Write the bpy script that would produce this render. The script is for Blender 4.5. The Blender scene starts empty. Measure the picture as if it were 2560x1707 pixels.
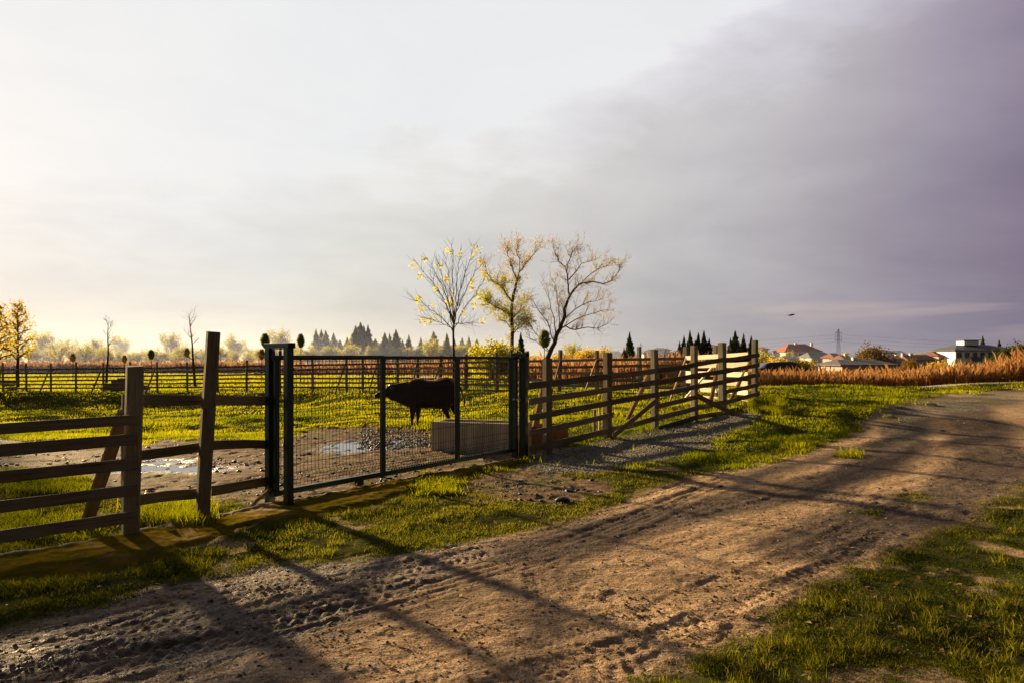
import bpy, math, random
import numpy as np
from mathutils import Vector, Matrix
random.seed(7); rng = np.random.default_rng(7)
C = bpy.context.scene.collection
F, CX, HY, EYE = 1707.0, 1280.0, 893.0, 1.6
# ------------------------------------------------------------------ noise
_T = np.random.default_rng(3).random((512, 512)).astype(np.float32)
_T = np.pad(_T, ((0, 1), (0, 1)), mode='wrap').ravel()
def vnoise(x, y, seed=0):
    x = np.asarray(x, np.float32) + np.float32(seed*17.31); y = np.asarray(y, np.float32) + np.float32(seed*9.77)
    xf = np.floor(x); yf = np.floor(y); fx = x-xf; fy = y-yf; fx = fx*fx*(3-2*fx); fy = fy*fy*(3-2*fy)
    xi = (xf.astype(np.int32) & 511)*513; yi = yf.astype(np.int32) & 511; b = xi+yi
    g0 = _T[b]; a = g0+(_T[b+513]-g0)*fx; g1 = _T[b+1]; c = g1+(_T[b+514]-g1)*fx
    return a+(c-a)*fy
def fbm(x, y, o=4, seed=0, gain=.5):
    s = 0; a = 1; t = 0
    for i in range(o):
        s = s+a*vnoise(x*2**i*1.03, y*2**i*1.03, seed+i*3); t += a; a *= gain
    return s/t*2-1
def sstep(a, b, x):
    t = np.clip((x-a)/(b-a), 0, 1); return t*t*(3-2*t)
# ------------------------------------------------------------------ terrain
CP = np.array([(0,2,0),(3,3,0),(-3,3,0),(-3.4,6.1,0),(-2.4,7.3,0),(.1,10.6,0),(-4.1,5.4,0),(1.5,7.6,0),(4,6,.02),(6,8,.08),
 (-6,7,0),(-4,9,0),(-1,9,0),(-.5,12,-.02),(1,12.1,.02),(10,15,.33),(9.7,19,.42),(16,21,.45),(9.1,25,.5),(23.7,31.6,.45),(6.2,17.4,.5),(4.93,16,.28),
 (4,15,.22),(2.86,13.7,.17),(1.75,12.7,.1),(5.8,22.7,.3),(1.9,26.7,.2),(-2.1,30.5,.1),(-6.2,35,-.14),(-10.3,38,-.4),(-16,41,-.55),
 (-23,43.3,-.6),(-32,45,-.64),(-2,16.6,-.1),(-5,12,-.05),(-8,20,-.4),(-12,30,-1.0),(-20,32,-1.2),(-28,33,-1.25),(-13,36,-1.0),(-20,37.5,-1.3),(-30,39,-1.4),(-5,28,-.3),
 (1,20,0),(-3,22,-.2),(3,21,.12),(5,12,.12),(3.4,10.5,.06),(8,12,.18),(12,12,.2),(7.5,16,.42),(-22,83,-.4),(-60,83,-.4),(.3,44,.05),(-12,52,-.4),(-35,55,-.5),(10,33,.15),(0,60,-.1),(0,150,-.4),(-100,150,-.4),
 (15,34,.1),(25,36,.1),(40,60,-1.0),(60,110,-1.6),(100,180,-1.6),(60,220,-1.6),(0,400,-.6),(-250,400,-.6),(300,400,-1)], float)
def _uv(X, Y):
    Yc = np.maximum(Y, 3.0); return np.clip(X/Yc, -2.2, 2.2)*1.3, np.log(Yc)
_cu, _cv = _uv(CP[:, 0], CP[:, 1])
def _terrain(u, v):
    num = np.zeros_like(u); den = np.zeros_like(u)
    for cu, cv, z in zip(_cu, _cv, CP[:, 2]):
        w = 1/((u-cu)**2+((v-cv)*1.5)**2+.0035)**2.2
        num += w*z; den += w
    return num/den
_UL, _UN, _V0, _V1, _VN = 2.86, 600, math.log(3.0), math.log(2600.), 700
_TG = _terrain(*np.meshgrid(np.linspace(-_UL, _UL, _UN), np.linspace(_V0, _V1, _VN)))
def terrain(X, Y):
    u, v = _uv(np.asarray(X, float), np.asarray(Y, float))
    a = np.clip((u+_UL)/(2*_UL)*(_UN-1), 0, _UN-1.001); b = np.clip((v-_V0)/(_V1-_V0)*(_VN-1), 0, _VN-1.001)
    i = a.astype(int); j = b.astype(int); fa = a-i; fb = b-j
    return (_TG[j, i]*(1-fa)+_TG[j, i+1]*fa)*(1-fb)+(_TG[j+1, i]*(1-fa)+_TG[j+1, i+1]*fa)*fb
def tz(x, y): return float(terrain(np.array([x]), np.array([y]))[0])
def g2w(px, py):
    """photo measurement -> point standing on the terrain"""
    z = 0.0
    for _ in range(40):
        Y = (EYE-z)*F/max(py-HY, 6); X = (px-CX)/F*Y
        z = .6*z+.4*tz(X, Y)
    return X, Y
def P(px, py, Y): return Vector(((px-CX)/F*Y, Y, EYE-(py-HY)/F*Y))
# ------------------------------------------------------------------ objects
def link(o, parent=None):
    C.objects.link(o)
    if parent is not None:
        o.parent = parent; o.matrix_parent_inverse = Matrix.Identity(4)
    return o
def tag(o, label=None, cat=None, group=None, kind=None):
    if label: o['label'] = label
    if cat: o['category'] = cat
    if group: o['group'] = group
    if kind: o['kind'] = kind
    return o
def thing(name, loc, label, cat, group=None, rz=0, scale=1):
    o = bpy.data.objects.new(name, None); C.objects.link(o)
    o.empty_display_size = .2; o.location = loc; o.rotation_euler = (0, 0, rz); o.scale = (scale,)*3
    return tag(o, label, cat, group)
def npmesh(name, V, Fc, mats=None, smooth=False, attrs=None, midx=None):
    me = bpy.data.meshes.new(name)
    V = np.asarray(V, np.float32); me.vertices.add(len(V)); me.vertices.foreach_set('co', V.ravel())
    if isinstance(Fc, np.ndarray): groups = [Fc]
    else: groups = [np.asarray(f) for f in Fc if len(f)]
    loops = np.concatenate([f.ravel() for f in groups]).astype(np.int32)
    sizes = np.concatenate([np.full(len(f), f.shape[1]) for f in groups])
    me.loops.add(len(loops)); me.loops.foreach_set('vertex_index', loops)
    starts = np.concatenate([[0], np.cumsum(sizes)[:-1]]).astype(np.int32)
    me.polygons.add(len(sizes)); me.polygons.foreach_set('loop_start', starts)
    me.polygons.foreach_set('loop_total', sizes.astype(np.int32))
    if midx is not None: me.polygons.foreach_set('material_index', np.asarray(midx, np.int32))
    me.polygons.foreach_set('use_smooth', np.full(len(sizes), smooth))
    for k, a in (attrs or {}).items():
        a = np.asarray(a, np.float32)
        if a.ndim == 1:
            at = me.attributes.new(k, 'FLOAT', 'POINT'); at.data.foreach_set('value', a)
        else:
            at = me.attributes.new(k, 'FLOAT_COLOR', 'POINT')
            a4 = np.ones((len(a), 4), np.float32); a4[:, :3] = a; at.data.foreach_set('color', a4.ravel())
    me.update(calc_edges=True)
    for m in (mats or []): me.materials.append(m)
    return me
def obj(name, me, parent=None, **k):
    return tag(link(bpy.data.objects.new(name, me), parent), **k)
class MB:
    def __init__(s): s.v = []; s.t = []; s.q = []; s.n = 0; s.tint = []
    def add(s, V, T=None, Q=None, tint=.5):
        V = np.asarray(V, float)
        s.v.append(V)
        if T is not None and len(T): s.t.append(np.asarray(T)+s.n)
        if Q is not None and len(Q): s.q.append(np.asarray(Q)+s.n)
        s.tint.append(np.broadcast_to(np.asarray(tint, float), (len(V),)))
        s.n += len(V); return s
    def tube(s, pts, rad, n=6, cap=True, tint=.5):
        pts = [Vector(p) for p in pts]; m = len(pts)
        if not hasattr(rad, '__len__'): rad = [rad]*m
        V = []; up = None
        for i, p in enumerate(pts):
            d = (pts[min(i+1, m-1)]-pts[max(i-1, 0)])
            if d.length < 1e-9: d = Vector((0, 0, 1))
            d.normalize()
            if up is None: up = Vector((0, 0, 1)) if abs(d.z) < .9 else Vector((1, 0, 0))
            a = d.cross(up)
            if a.length < 1e-6: a = d.orthogonal()
            a.normalize(); b = d.cross(a); up = -b if False else a.cross(d)
            for k in range(n):
                t = 2*math.pi*k/n
                V.append(p+(a*math.cos(t)+b*math.sin(t))*rad[i])
        Q = [(i*n+k, i*n+(k+1) % n, (i+1)*n+(k+1) % n, (i+1)*n+k) for i in range(m-1) for k in range(n)]
        T = []
        if cap:
            T = [(0, k+1, k) for k in range(1, n-1)]+[((m-1)*n, (m-1)*n+k, (m-1)*n+k+1) for k in range(1, n-1)]
        return s.add(V, T, Q, tint)
    def box(s, c, size, R=None, tint=.5):
        x, y, z = [v/2 for v in size]
        V = np.array([(sx*x, sy*y, sz*z) for sx in (-1, 1) for sy in (-1, 1) for sz in (-1, 1)])
        if R is not None: V = V @ np.array(R).T
        V = V+np.array(c)
        Q = [(0, 1, 3, 2), (4, 6, 7, 5), (0, 4, 5, 1), (2, 3, 7, 6), (0, 2, 6, 4), (1, 5, 7, 3)]
        return s.add(V, None, Q, tint)
    def quad(s, a, b, c, d, tint=.5): return s.add([a, b, c, d], None, [(0, 1, 2, 3)], tint)
    def tri(s, a, b, c, tint=.5): return s.add([a, b, c], [(0, 1, 2)], None, tint)
    def build(s, name, m, parent=None, smooth=False, local=None, **k):
        V = np.concatenate(s.v)
        if local is not None: V = V-np.array(local)
        f = []
        if s.t: f.append(np.concatenate(s.t))
        if s.q: f.append(np.concatenate(s.q))
        me = npmesh(name, V, f, [m], smooth, {'tint': np.concatenate(s.tint)})
        return obj(name, me, parent, **k)
def rotz(a): return np.array([[math.cos(a), -math.sin(a), 0], [math.sin(a), math.cos(a), 0], [0, 0, 1]])
# ------------------------------------------------------------------ materials
class NT:
    def __init__(s, name, kind='mat'):
        if kind == 'mat':
            s.m = bpy.data.materials.new(name); s.m.use_nodes = True; s.t = s.m.node_tree
        s.t.nodes.clear(); s.o = s.t.nodes.new('ShaderNodeOutputMaterial')
    def n(s, typ, ins=None, **p):
        nd = s.t.nodes.new('ShaderNode'+typ)
        for k, v in p.items(): setattr(nd, k, v)
        for k, v in (ins or {}).items():
            if hasattr(v, 'is_output') or isinstance(v, bpy.types.NodeSocket): s.t.links.new(v, nd.inputs[k])
            else: nd.inputs[k].default_value = v
        return nd
    def attr(s, n): return s.n('Attribute', attribute_name=n)
    def mix(s, f, a, b, bt='MIX'):
        nd = s.t.nodes.new('ShaderNodeMix'); nd.data_type = 'RGBA'; nd.blend_type = bt
        for i, v in ((0, f), (6, a), (7, b)):
            if isinstance(v, bpy.types.NodeSocket): s.t.links.new(v, nd.inputs[i])
            else: nd.inputs[i].default_value = v if i == 0 else (*v, 1)
        return nd.outputs[2]
    def math(s, op, a, b=0., c=0., clamp=False):
        nd = s.t.nodes.new('ShaderNodeMath'); nd.operation = op; nd.use_clamp = clamp
        for i, v in enumerate((a, b, c)):
            if isinstance(v, bpy.types.NodeSocket): s.t.links.new(v, nd.inputs[i])
            else: nd.inputs[i].default_value = v
        return nd.outputs[0]
    def ramp(s, f, stops):
        nd = s.t.nodes.new('ShaderNodeValToRGB'); s.t.links.new(f, nd.inputs[0]); e = nd.color_ramp.elements
        while len(e) < len(stops): e.new(.5)
        for el, (p, c) in zip(e, stops): el.position = p; el.color = (*c, 1) if len(c) == 3 else c
        return nd.outputs[0]
    def noise(s, vec, sc, det=4, rough=.55, dist=0): return s.n('TexNoise', {'Vector': vec, 'Scale': sc, 'Detail': det, 'Roughness': rough, 'Distortion': dist}).outputs[0]
    def out(s, sh): s.t.links.new(sh, s.o.inputs[0]); return s.m
    def bsdf(s, col, rough=.8, spec=.3, bump=None, bstr=.3, bdist=.01, metal=0):
        b = s.n('BsdfPrincipled')
        for k, v in (('Base Color', col), ('Roughness', rough), ('Specular IOR Level', spec), ('Metallic', metal)):
            if isinstance(v, bpy.types.NodeSocket): s.t.links.new(v, b.inputs[k])
            else: b.inputs[k].default_value = (*v, 1) if k == 'Base Color' else v
        if bump is not None:
            bp = s.n('Bump', {'Height': bump, 'Strength': bstr, 'Distance': bdist}); s.t.links.new(bp.outputs[0], b.inputs['Normal'])
        return b.outputs[0]
def leafmat(name, c1, c2, trans=.5, tcol=None, rough=.7):
    t = NT(name); a = t.attr('tint').outputs['Fac']
    col = t.mix(a, c1, c2)
    d = t.n('BsdfDiffuse', {'Color': col}).outputs[0]
    tc = t.mix(a, *(tcol or (c1, c2)))
    tr = t.n('BsdfTranslucent', {'Color': tc}).outputs[0]
    m = t.n('MixShader', {0: trans, 1: d, 2: tr}).outputs[0]
    return t.out(m)
def plain(name, col, rough=.6, spec=.3, metal=0, var=.25, sc=8., bump=.1):
    t = NT(name); v = t.n('TexCoord').outputs['Object']
    n1 = t.noise(v, sc, 5); c = t.mix(n1, tuple(x*(1-var) for x in col), tuple(min(1, x*(1+var)) for x in col))
    return t.out(t.bsdf(c, rough, spec, n1, bump, .02, metal))
def woodmat(name, dark, light, weather):
    t = NT(name); tc = t.n('TexCoord').outputs['Object']; rnd = t.n('ObjectInfo').outputs['Random']
    off = t.n('CombineXYZ', {0: t.math('MULTIPLY', rnd, 37.), 1: t.math('MULTIPLY', rnd, 11.), 2: rnd}).outputs[0]
    v = t.n('VectorMath', {0: tc, 1: off}, operation='ADD').outputs[0]
    mp = t.n('Mapping', {'Vector': v, 'Scale': (1.2, 26, 26)}).outputs[0]
    g = t.noise(mp, 2.2, 6, .65, .6); g2 = t.noise(v, 3.2, 5, .6)
    mp2 = t.n('Mapping', {'Vector': v, 'Scale': (.5, 60, 60)}).outputs[0]; g3 = t.noise(mp2, 3, 3)
    c = t.ramp(g, [(.25, dark), (.5, tuple((a+b)/2 for a, b in zip(dark, light))), (.75, light)])
    c = t.mix(t.ramp(g2, [(.42, (0, 0, 0)), (.66, (1, 1, 1))]), c, weather)
    c = t.mix(t.ramp(g3, [(.3, (1, 1, 1)), (.42, (0, 0, 0))]), c, tuple(x*.35 for x in dark))
    k = t.math('MULTIPLY_ADD', rnd, .6, .7); kc = t.n('CombineXYZ', {0: k, 1: k, 2: k}).outputs[0]
    c = t.mix(1., c, kc, 'MULTIPLY')
    return t.out(t.bsdf(c, .85, .08, t.math('ADD', g, t.math('MULTIPLY', g3, .6)), .6, .008))
M = {}
M['wood'] = woodmat('weathered_wood', (.075, .058, .038), (.27, .215, .14), (.19, .17, .13))
M['oldwood'] = woodmat('grey_post_wood', (.13, .105, .07), (.36, .30, .20), (.27, .255, .19))
M['freshwood'] = woodmat('warm_wood', (.14, .088, .048), (.36, .25, .14), (.24, .185, .12))
M['sidewood'] = woodmat('sunlit_wood', (.48, .38, .24), (.82, .70, .48), (.66, .58, .44))  # sunlight on the side fence boards painted into their wood colour
M['green'] = plain('dark_green_paint', (.006, .022, .016), .38, .45, 0, .3, 20, .05)
M['wire'] = plain('dark_wire_coating', (.006, .012, .010), .55, .35, 0, .2, 30, .02)
M['galv'] = plain('galvanised_steel', (.35, .35, .36), .4, .5, .7, .2, 30, .05)
M['blue'] = plain('blue_plastic', (.02, .05, .30), .4, .4, 0, .15, 30, .02)
M['rubber'] = plain('dark_rubber', (.02, .02, .02), .7, .2)
M['hide'] = None
def mk_hide():
    t = NT('buffalo_hide'); v = t.n('TexCoord').outputs['Object']
    n1 = t.noise(v, 7, 5, .6); mp = t.n('Mapping', {'Vector': v, 'Scale': (30, 30, 70)}).outputs[0]; n2 = t.noise(mp, 2, 4)
    c = t.mix(n1, (.008, .006, .005), (.032, .017, .010))
    b = t.n('BsdfPrincipled', {'Base Color': c, 'Roughness': .6, 'Specular IOR Level': .25, 'Sheen Weight': 1., 'Sheen Tint': (1, .42, .12, 1), 'Sheen Roughness': .3,
                              'Coat Weight': 0., 'Normal': t.n('Bump', {'Height': n2, 'Strength': .5, 'Distance': .01}).outputs[0]})
    return t.out(b.outputs[0])
M['hide'] = mk_hide()
M['horn'] = plain('dark_horn', (.05, .045, .04), .35, .5, 0, .3, 12)
M['leg_red'] = plain('rufous_hair', (.30, .09, .03), .8, .1)
M['bark'] = plain('brown_bark', (.075, .05, .032), .9, .1, 0, .5, 6, .5)
M['twig'] = plain('brown_twigs', (.20, .135, .075), .9, .1, 0, .4, 3, .1)
M['hazetwig'] = plain('pale_twigs', (.36, .28, .14), .9, .1, 0, .3, 1, .1)
M['leaf_yellow'] = leafmat('yellow_leaf', (.55, .52, .02), (.80, .72, .04), .55)
M['leaf_gold'] = leafmat('gold_leaf', (.50, .38, .03), (.80, .60, .07), .6)
M['leaf_olive'] = leafmat('olive_yellow_leaf', (.32, .32, .02), (.68, .60, .05), .6)
M['leaf_pale'] = leafmat('pale_tan_leaf', (.58, .46, .18), (.80, .66, .34), .6)
M['leaf_haze'] = leafmat('hazy_autumn_leaf', (.34, .36, .05), (.70, .62, .14), .6)
M['leaf_orange'] = leafmat('orange_green_leaf', (.10, .12, .015), (.42, .20, .03), .3)
M['needle'] = leafmat('conifer_needles', (.028, .05, .022), (.14, .17, .05), .3)
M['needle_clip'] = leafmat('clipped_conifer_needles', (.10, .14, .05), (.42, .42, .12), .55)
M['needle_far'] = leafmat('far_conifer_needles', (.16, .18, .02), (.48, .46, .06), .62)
M['reed'] = leafmat('dry_reed', (.22, .09, .03), (.62, .36, .13), .35)
M['reed_red'] = leafmat('red_brown_reed', (.26, .12, .05), (.62, .36, .17), .45)
M['grass'] = leafmat('grass_blade', (.035, .065, .005), (.22, .23, .012), .6, ((.09, .14, .004), (.56, .52, .012)))
M['grass_dry'] = leafmat('verge_grass_blade', (.014, .030, .004), (.15, .12, .020), .45, ((.05, .085, .004), (.40, .37, .02)))
M['cream'] = plain('cream_render', (.85, .76, .58), .9, .1, 0, .12, .5)
M['white'] = plain('white_render', (.86, .86, .88), .9, .1, 0, .12, .5)
M['pinkwall'] = plain('pink_render', (.50, .36, .32), .9, .1, 0, .12, .5)
M['redroof'] = plain('red_roof_tiles', (.36, .11, .05), .85, .1, 0, .3, 1.5)
M['brownroof'] = plain('brown_roof_tiles', (.16, .08, .06), .85, .1, 0, .3, 1.5)
M['greyroof'] = plain('slate_grey_roof', (.10, .11, .13), .7, .2, 0, .3, 1.5)
M['glass'] = plain('dark_window_glass', (.03, .035, .045), .15, .6, 0, .2, 1)
M['frame'] = plain('window_frame', (.35, .33, .30), .7, .2)
M['steelgrey'] = plain('pylon_steel', (.16, .17, .19), .6, .3)
M['carpaint'] = plain('dark_car_paint', (.03, .035, .05), .3, .5)
M['carwhite'] = plain('white_car_paint', (.75, .75, .75), .3, .5)
M['yellowpaint'] = plain('yellow_machine_paint', (.55, .35, .03), .5, .3)
M['paper'] = plain('white_scrap', (.75, .74, .70), .8, .1)
M['feather'] = plain('black_feather', (.012, .012, .016), .5, .3)
M['feather_w'] = plain('white_feather', (.6, .6, .6), .7, .2)
def mk_concrete(name, base, stain, rust=False):
    t = NT(name); v = t.n('TexCoord').outputs['Object']; mp = t.n('Mapping', {'Vector': v, 'Scale': (9, 9, .8)}).outputs[0]
    n1 = t.noise(mp, 1.2, 6, .65); n2 = t.noise(v, 5, 6, .6)
    sep = t.n('SeparateXYZ', {0: v}).outputs[2]
    c = t.mix(t.ramp(n1, [(.35, (0, 0, 0)), (.7, (1, 1, 1))]), base, stain)
    c = t.mix(t.ramp(t.math('ADD', sep, t.math('MULTIPLY', n2, .3)), [(.12, (.75,)*3), (.32, (0, 0, 0))]), c, tuple(x*.25 for x in base))
    return t.out(t.bsdf(c, .9, .2, n2, .4, .01))
M['concrete'] = mk_concrete('stained_concrete', (.52, .46, .35), (.27, .23, .16))
M['rust'] = mk_concrete('rusty_trough', (.26, .15, .07), (.18, .10, .045))
# ------------------------------------------------------------------ polygons measured on the photograph, put on the terrain
def W(pts, s=1.0): return np.array([g2w(x*s, y*s) for x, y in pts])
K = 2560/2352
road_up = W([(-60,1452),(0,1440),(300,1372),(600,1305),(900,1272),(1230,1222),(1400,1165),(1520,1112),(1760,1062),(1900,1022),(1990,965),(2050,925),(2200,905),(2352,893),(2500,890)], K)
road_dn = W([(1480,1568),(1600,1540),(1750,1450),(1850,1355),(2000,1290),(2200,1205),(2352,1115),(2450,1080)], K)
road_poly = np.vstack([[(-4.0, 1.0)], [(-3.5, 2.2)], road_up, [(30, 23)], [(30, 14)], road_dn[::-1], [(.9, 1.0)]])
gravel_poly = W([(1312,1160),(1360,1122),(1510,1098),(1640,1072),(1740,1047),(1900,1010),(1935,1022),(1850,1072),(1773,1115),(1665,1148),(1560,1172),(1473,1183),(1346,1180)])
gravel2 = W([(2230,1050),(2260,1000),(2400,985),(2560,975),(2560,1010),(2380,1030),(2300,1060),(2240,1100)])
# paddock mud region
mud_poly = W([(-250,1120),(0,1098),(330,1110),(430,1098),(620,1108),(700,1118),(760,1075),(900,1068),(1075,1075),(1090,1090),(1310,1100),(1420,1105),(1430,1130),(1330,1142),(1300,1140),(1280,1152),(1150,1175),(700,1262),(500,1250),(330,1250),(220,1215),(0,1175),(-250,1230)])
mudspot = W([(1180,1200),(1300,1165),(1420,1190),(1520,1215),(1450,1250),(1400,1262),(1330,1250),(1270,1235),(1200,1240)])
darkmud_shade = W([(-150,1600),(0,1550),(250,1480),(560,1420),(900,1370),(1180,1350),(1200,1400),(1000,1480),(800,1600),(760,1740),(-150,1760)])  # dark mud, its tone deepened to carry the shade of the near left
strip_up = W([(-420,1500),(-200,1440),(0,1397),(150,1372),(300,1343),(510,1300),(683,1264),(740,1256),(950,1213),(1143,1180),(1290,1150),(1340,1143)])
strip_dn = W([(-420,1590),(-200,1520),(0,1468),(150,1455),(300,1436),(430,1397),(600,1335),(738,1303),(944,1266),(1048,1228),(1137,1200),(1254,1168),(1330,1152)])
path_c = np.array([(-75,86),(-45,86),(-22,81),(-8,62),(.6,45),(4,37),(7.6,30.5),(10.8,27.6),(16,29.0),(24,32.2),(36,38),(60,50)], float)
# broad shadow bands of the road, painted into its colour
shade_bands = [(W([(2055,925),(2078,975),(2060,1035),(1975,1085),(1860,1118),(1700,1150),(1500,1190),(1250,1260)], K), .50, 1.),
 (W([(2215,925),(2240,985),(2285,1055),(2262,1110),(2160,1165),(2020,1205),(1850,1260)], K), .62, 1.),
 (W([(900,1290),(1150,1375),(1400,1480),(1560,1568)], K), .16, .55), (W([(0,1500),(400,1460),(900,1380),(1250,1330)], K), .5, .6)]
def seg_dist(X, Y, pl, closed=False):
    """distance, arclength, signed side to a polyline"""
    n = len(pl); best = np.full(X.shape, 1e9); S = np.zeros(X.shape); s0 = 0; sd = np.zeros(X.shape)
    for i in range(n if closed else n-1):
        a = pl[i]; b = pl[(i+1) % n]; d = b-a; L = math.hypot(*d)+1e-9
        t = np.clip(((X-a[0])*d[0]+(Y-a[1])*d[1])/L**2, 0, 1)
        dd = np.hypot(X-a[0]-t*d[0], Y-a[1]-t*d[1]); m = dd < best
        best[m] = dd[m]; S[m] = (s0+t*L)[m]; sd[m] = (((X-a[0])*d[1]-(Y-a[1])*d[0])/L)[m]; s0 += L
    return best, S, sd
def inside(X, Y, pl):
    r = np.zeros(X.shape, bool); n = len(pl); j = n-1
    for i in range(n):
        xi, yi = pl[i]; xj, yj = pl[j]
        c = ((yi > Y) != (yj > Y)) & (X < (xj-xi)*(Y-yi)/(yj-yi+1e-12)+xi)
        r ^= c; j = i
    return r
def sdist(X, Y, pl):
    d, _, _ = seg_dist(X, Y, pl, True); return np.where(inside(X, Y, pl), d, -d)
def mk_masks(X, Y):
    """every ground region, as smooth 0..1 fields in world space"""
    rag = fbm(X*1.7, Y*1.7, 5, 1, .6)*.46+fbm(X*6, Y*6, 4, 5, .65)*.24
    sc = np.clip(Y/9, .6, 2.5)
    road = sstep(-.12, .14, sdist(X, Y, road_poly)+rag*.55*sc)
    grav = np.maximum(sstep(-.12, .2, sdist(X, Y, gravel_poly)+rag*.5), .8*sstep(-.5, .6, sdist(X, Y, gravel2)+rag*1.2))
    mud = np.maximum(sstep(-.1, .12, sdist(X, Y, mud_poly)+rag*1.3), sstep(-.15, .15, sdist(X, Y, mudspot)+rag*1.1))
    dark = sstep(-.25, .35, sdist(X, Y, darkmud_shade)+rag*.9)
    pth, _, _ = seg_dist(X, Y, path_c); path = 1-sstep(1.15, 1.25, pth)
    # bare patches in the grass, thicker to the lower right
    patch = sstep(.30, .5, fbm(X*1.6+4, Y*1.6, 5, 11))
    vergebare = sstep(.05, .3, fbm(X*1.9, Y*1.9, 5, 21)) * (Y < 12) * sstep(-4, -2, -np.abs(X+1.5))
    verge = (Y < 9.5) & (X > -6)
    g = 1-np.maximum.reduce([road, grav*.93, mud, path])
    g = g*(1-.75*patch*(Y < 11))
    # sprigs of grass creeping into the road
    cr = sstep(.42, .55, fbm(X*1.4, Y*1.4, 5, 31))*.8
    g = np.maximum(g, road*cr*(sdist(X, Y, road_poly) < .9)*(1-dark))
    shade_damp = np.zeros_like(X)  # painted shadow bands joined with random damp patches
    for pl, w_, a_ in shade_bands:
        d, _, _ = seg_dist(X, Y, pl); shade_damp = np.maximum(shade_damp, a_*(1-sstep(w_*.5, w_*1.15, d+fbm(X*1.3, Y*1.3, 4, 301)*.16)))
    shade_damp = np.maximum(shade_damp, .75*sstep(.12, .42, fbm(X*.55+7, Y*.8, 5, 305, .6))*(1-sstep(6.5, 9, Y)))
    return dict(shade_damp=shade_damp*road, grass=np.clip(g, 0, 1), road=road, grav=grav, mud=mud, dark=dark*(1-.0*road), path=path)
# ------------------------------------------------------------------ tracks
tracks = [  # polyline (px), half width, depth, lug pitch
 ([(-50,1720),(640,1585),(1000,1495),(1320,1400),(1700,1250),(2060,1090),(2230,1010)], .17, .022, 0),
 ([(-60,1640),(420,1540),(850,1450),(1250,1370),(1600,1240),(1950,1120),(2160,1020)], .16, .020, .07),
 ([(850,1720),(1250,1640),(1600,1545),(1900,1425),(2250,1270),(2420,1150)], .13, .015, .06),
 ([(1150,1730),(1420,1665),(1650,1590),(1850,1500),(2130,1400),(2215,1330)], .11, .020, .09),
 ([(1350,1490),(1335,1430),(1400,1385),(1560,1350),(1700,1350)], .10, .016, .06),
 ([(1560,1290),(1700,1262),(1950,1255),(2150,1235),(2210,1215)], .10, .013, .06),
 ([(1150,1330),(1500,1270),(1750,1200),(2000,1120),(2150,1060)], .14, .016, .08),
 ([(1290,1720),(1500,1665),(1560,1640)], .22, .030, .10),
 ([(0,1690),(300,1640),(620,1560),(980,1470)], .20, .03, .10),
 ([(2120,1260),(2140,1225),(2200,1200)], .09, .014, .05),
]
tracks = [(W(t[0]), *t[1:]) for t in tracks]
def relief(X, Y, mk):
    z = np.zeros_like(X)
    # along-road frame (roughly the direction of travel)
    a = math.radians(40); U = X*math.cos(a)+Y*math.sin(a); Vv = -X*math.sin(a)+Y*math.cos(a)
    near = np.clip(1.6-Y/16, .15, 1)
    road = mk['road']
    z += road*near*(fbm(U*.8, Vv*7, 5, 41, .6)*.009+fbm(U*4, Vv*16, 3, 45)*.005+fbm(X*16, Y*16, 3, 44)*.005+fbm(X*1.3, Y*1.3, 3, 46)*.006)
    z += mk['grass']*(fbm(X*1.5, Y*1.5, 4, 51)*.035+fbm(X*7, Y*7, 3, 52)*.014)
    z += mk['dark']*near*(fbm(U*2.2, Vv*9, 4, 61, .6)*.018+np.abs(fbm(X*22, Y*22, 4, 62, .65))*.016-.006)
    cl = fbm(X*6, Y*6, 4, 71, .6); z += mk['mud']*(cl*.014-sstep(.1, .5, fbm(X*4.5, Y*4.5, 2, 75))*.02)
    # broken crusts
    cr = fbm(U*1.6, Vv*3.2, 4, 81); z += road*near*sstep(.24, .30, cr)*.009
    m = (Y < 24) & (Y > 1.8) & (road > .02)
    Xs, Ys = X[m], Y[m]; zs = np.zeros_like(Xs); wob = fbm(Xs*2, Ys*2, 3, 91)*.03; fade0 = .35+.65*sstep(-.45, .1, fbm(Xs*.9, Ys*.9, 3, 93))
    for pl, hw, dep, lug in tracks:
        d, S, sd = seg_dist(Xs, Ys, pl); e = np.abs(d+wob)
        band = (1-sstep(hw*.75, hw, e)); ridge = np.exp(-((e-hw*1.15)/(hw*.25))**2)
        zz = -dep*band+ridge*dep*.7
        if lug: zz += band*dep*1.15*sstep(-.15, .25, np.sin((S+np.abs(sd)*.7)*2*math.pi/lug))*(e > hw*.15)
        else: zz += band*dep*.5*np.sin(sd/.045*2*math.pi*.5)
        zs += zz*fade0
    z[m] += zs*.36*road[m]
    z += mk['grass']*sstep(12.5, 17, Y)*(1-sstep(50, 80, Y))*(fbm(X*.42, Y*.55, 3, 57)*.13+fbm(X*1.2, Y*1.4, 3, 58)*.05)
    return z
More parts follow.
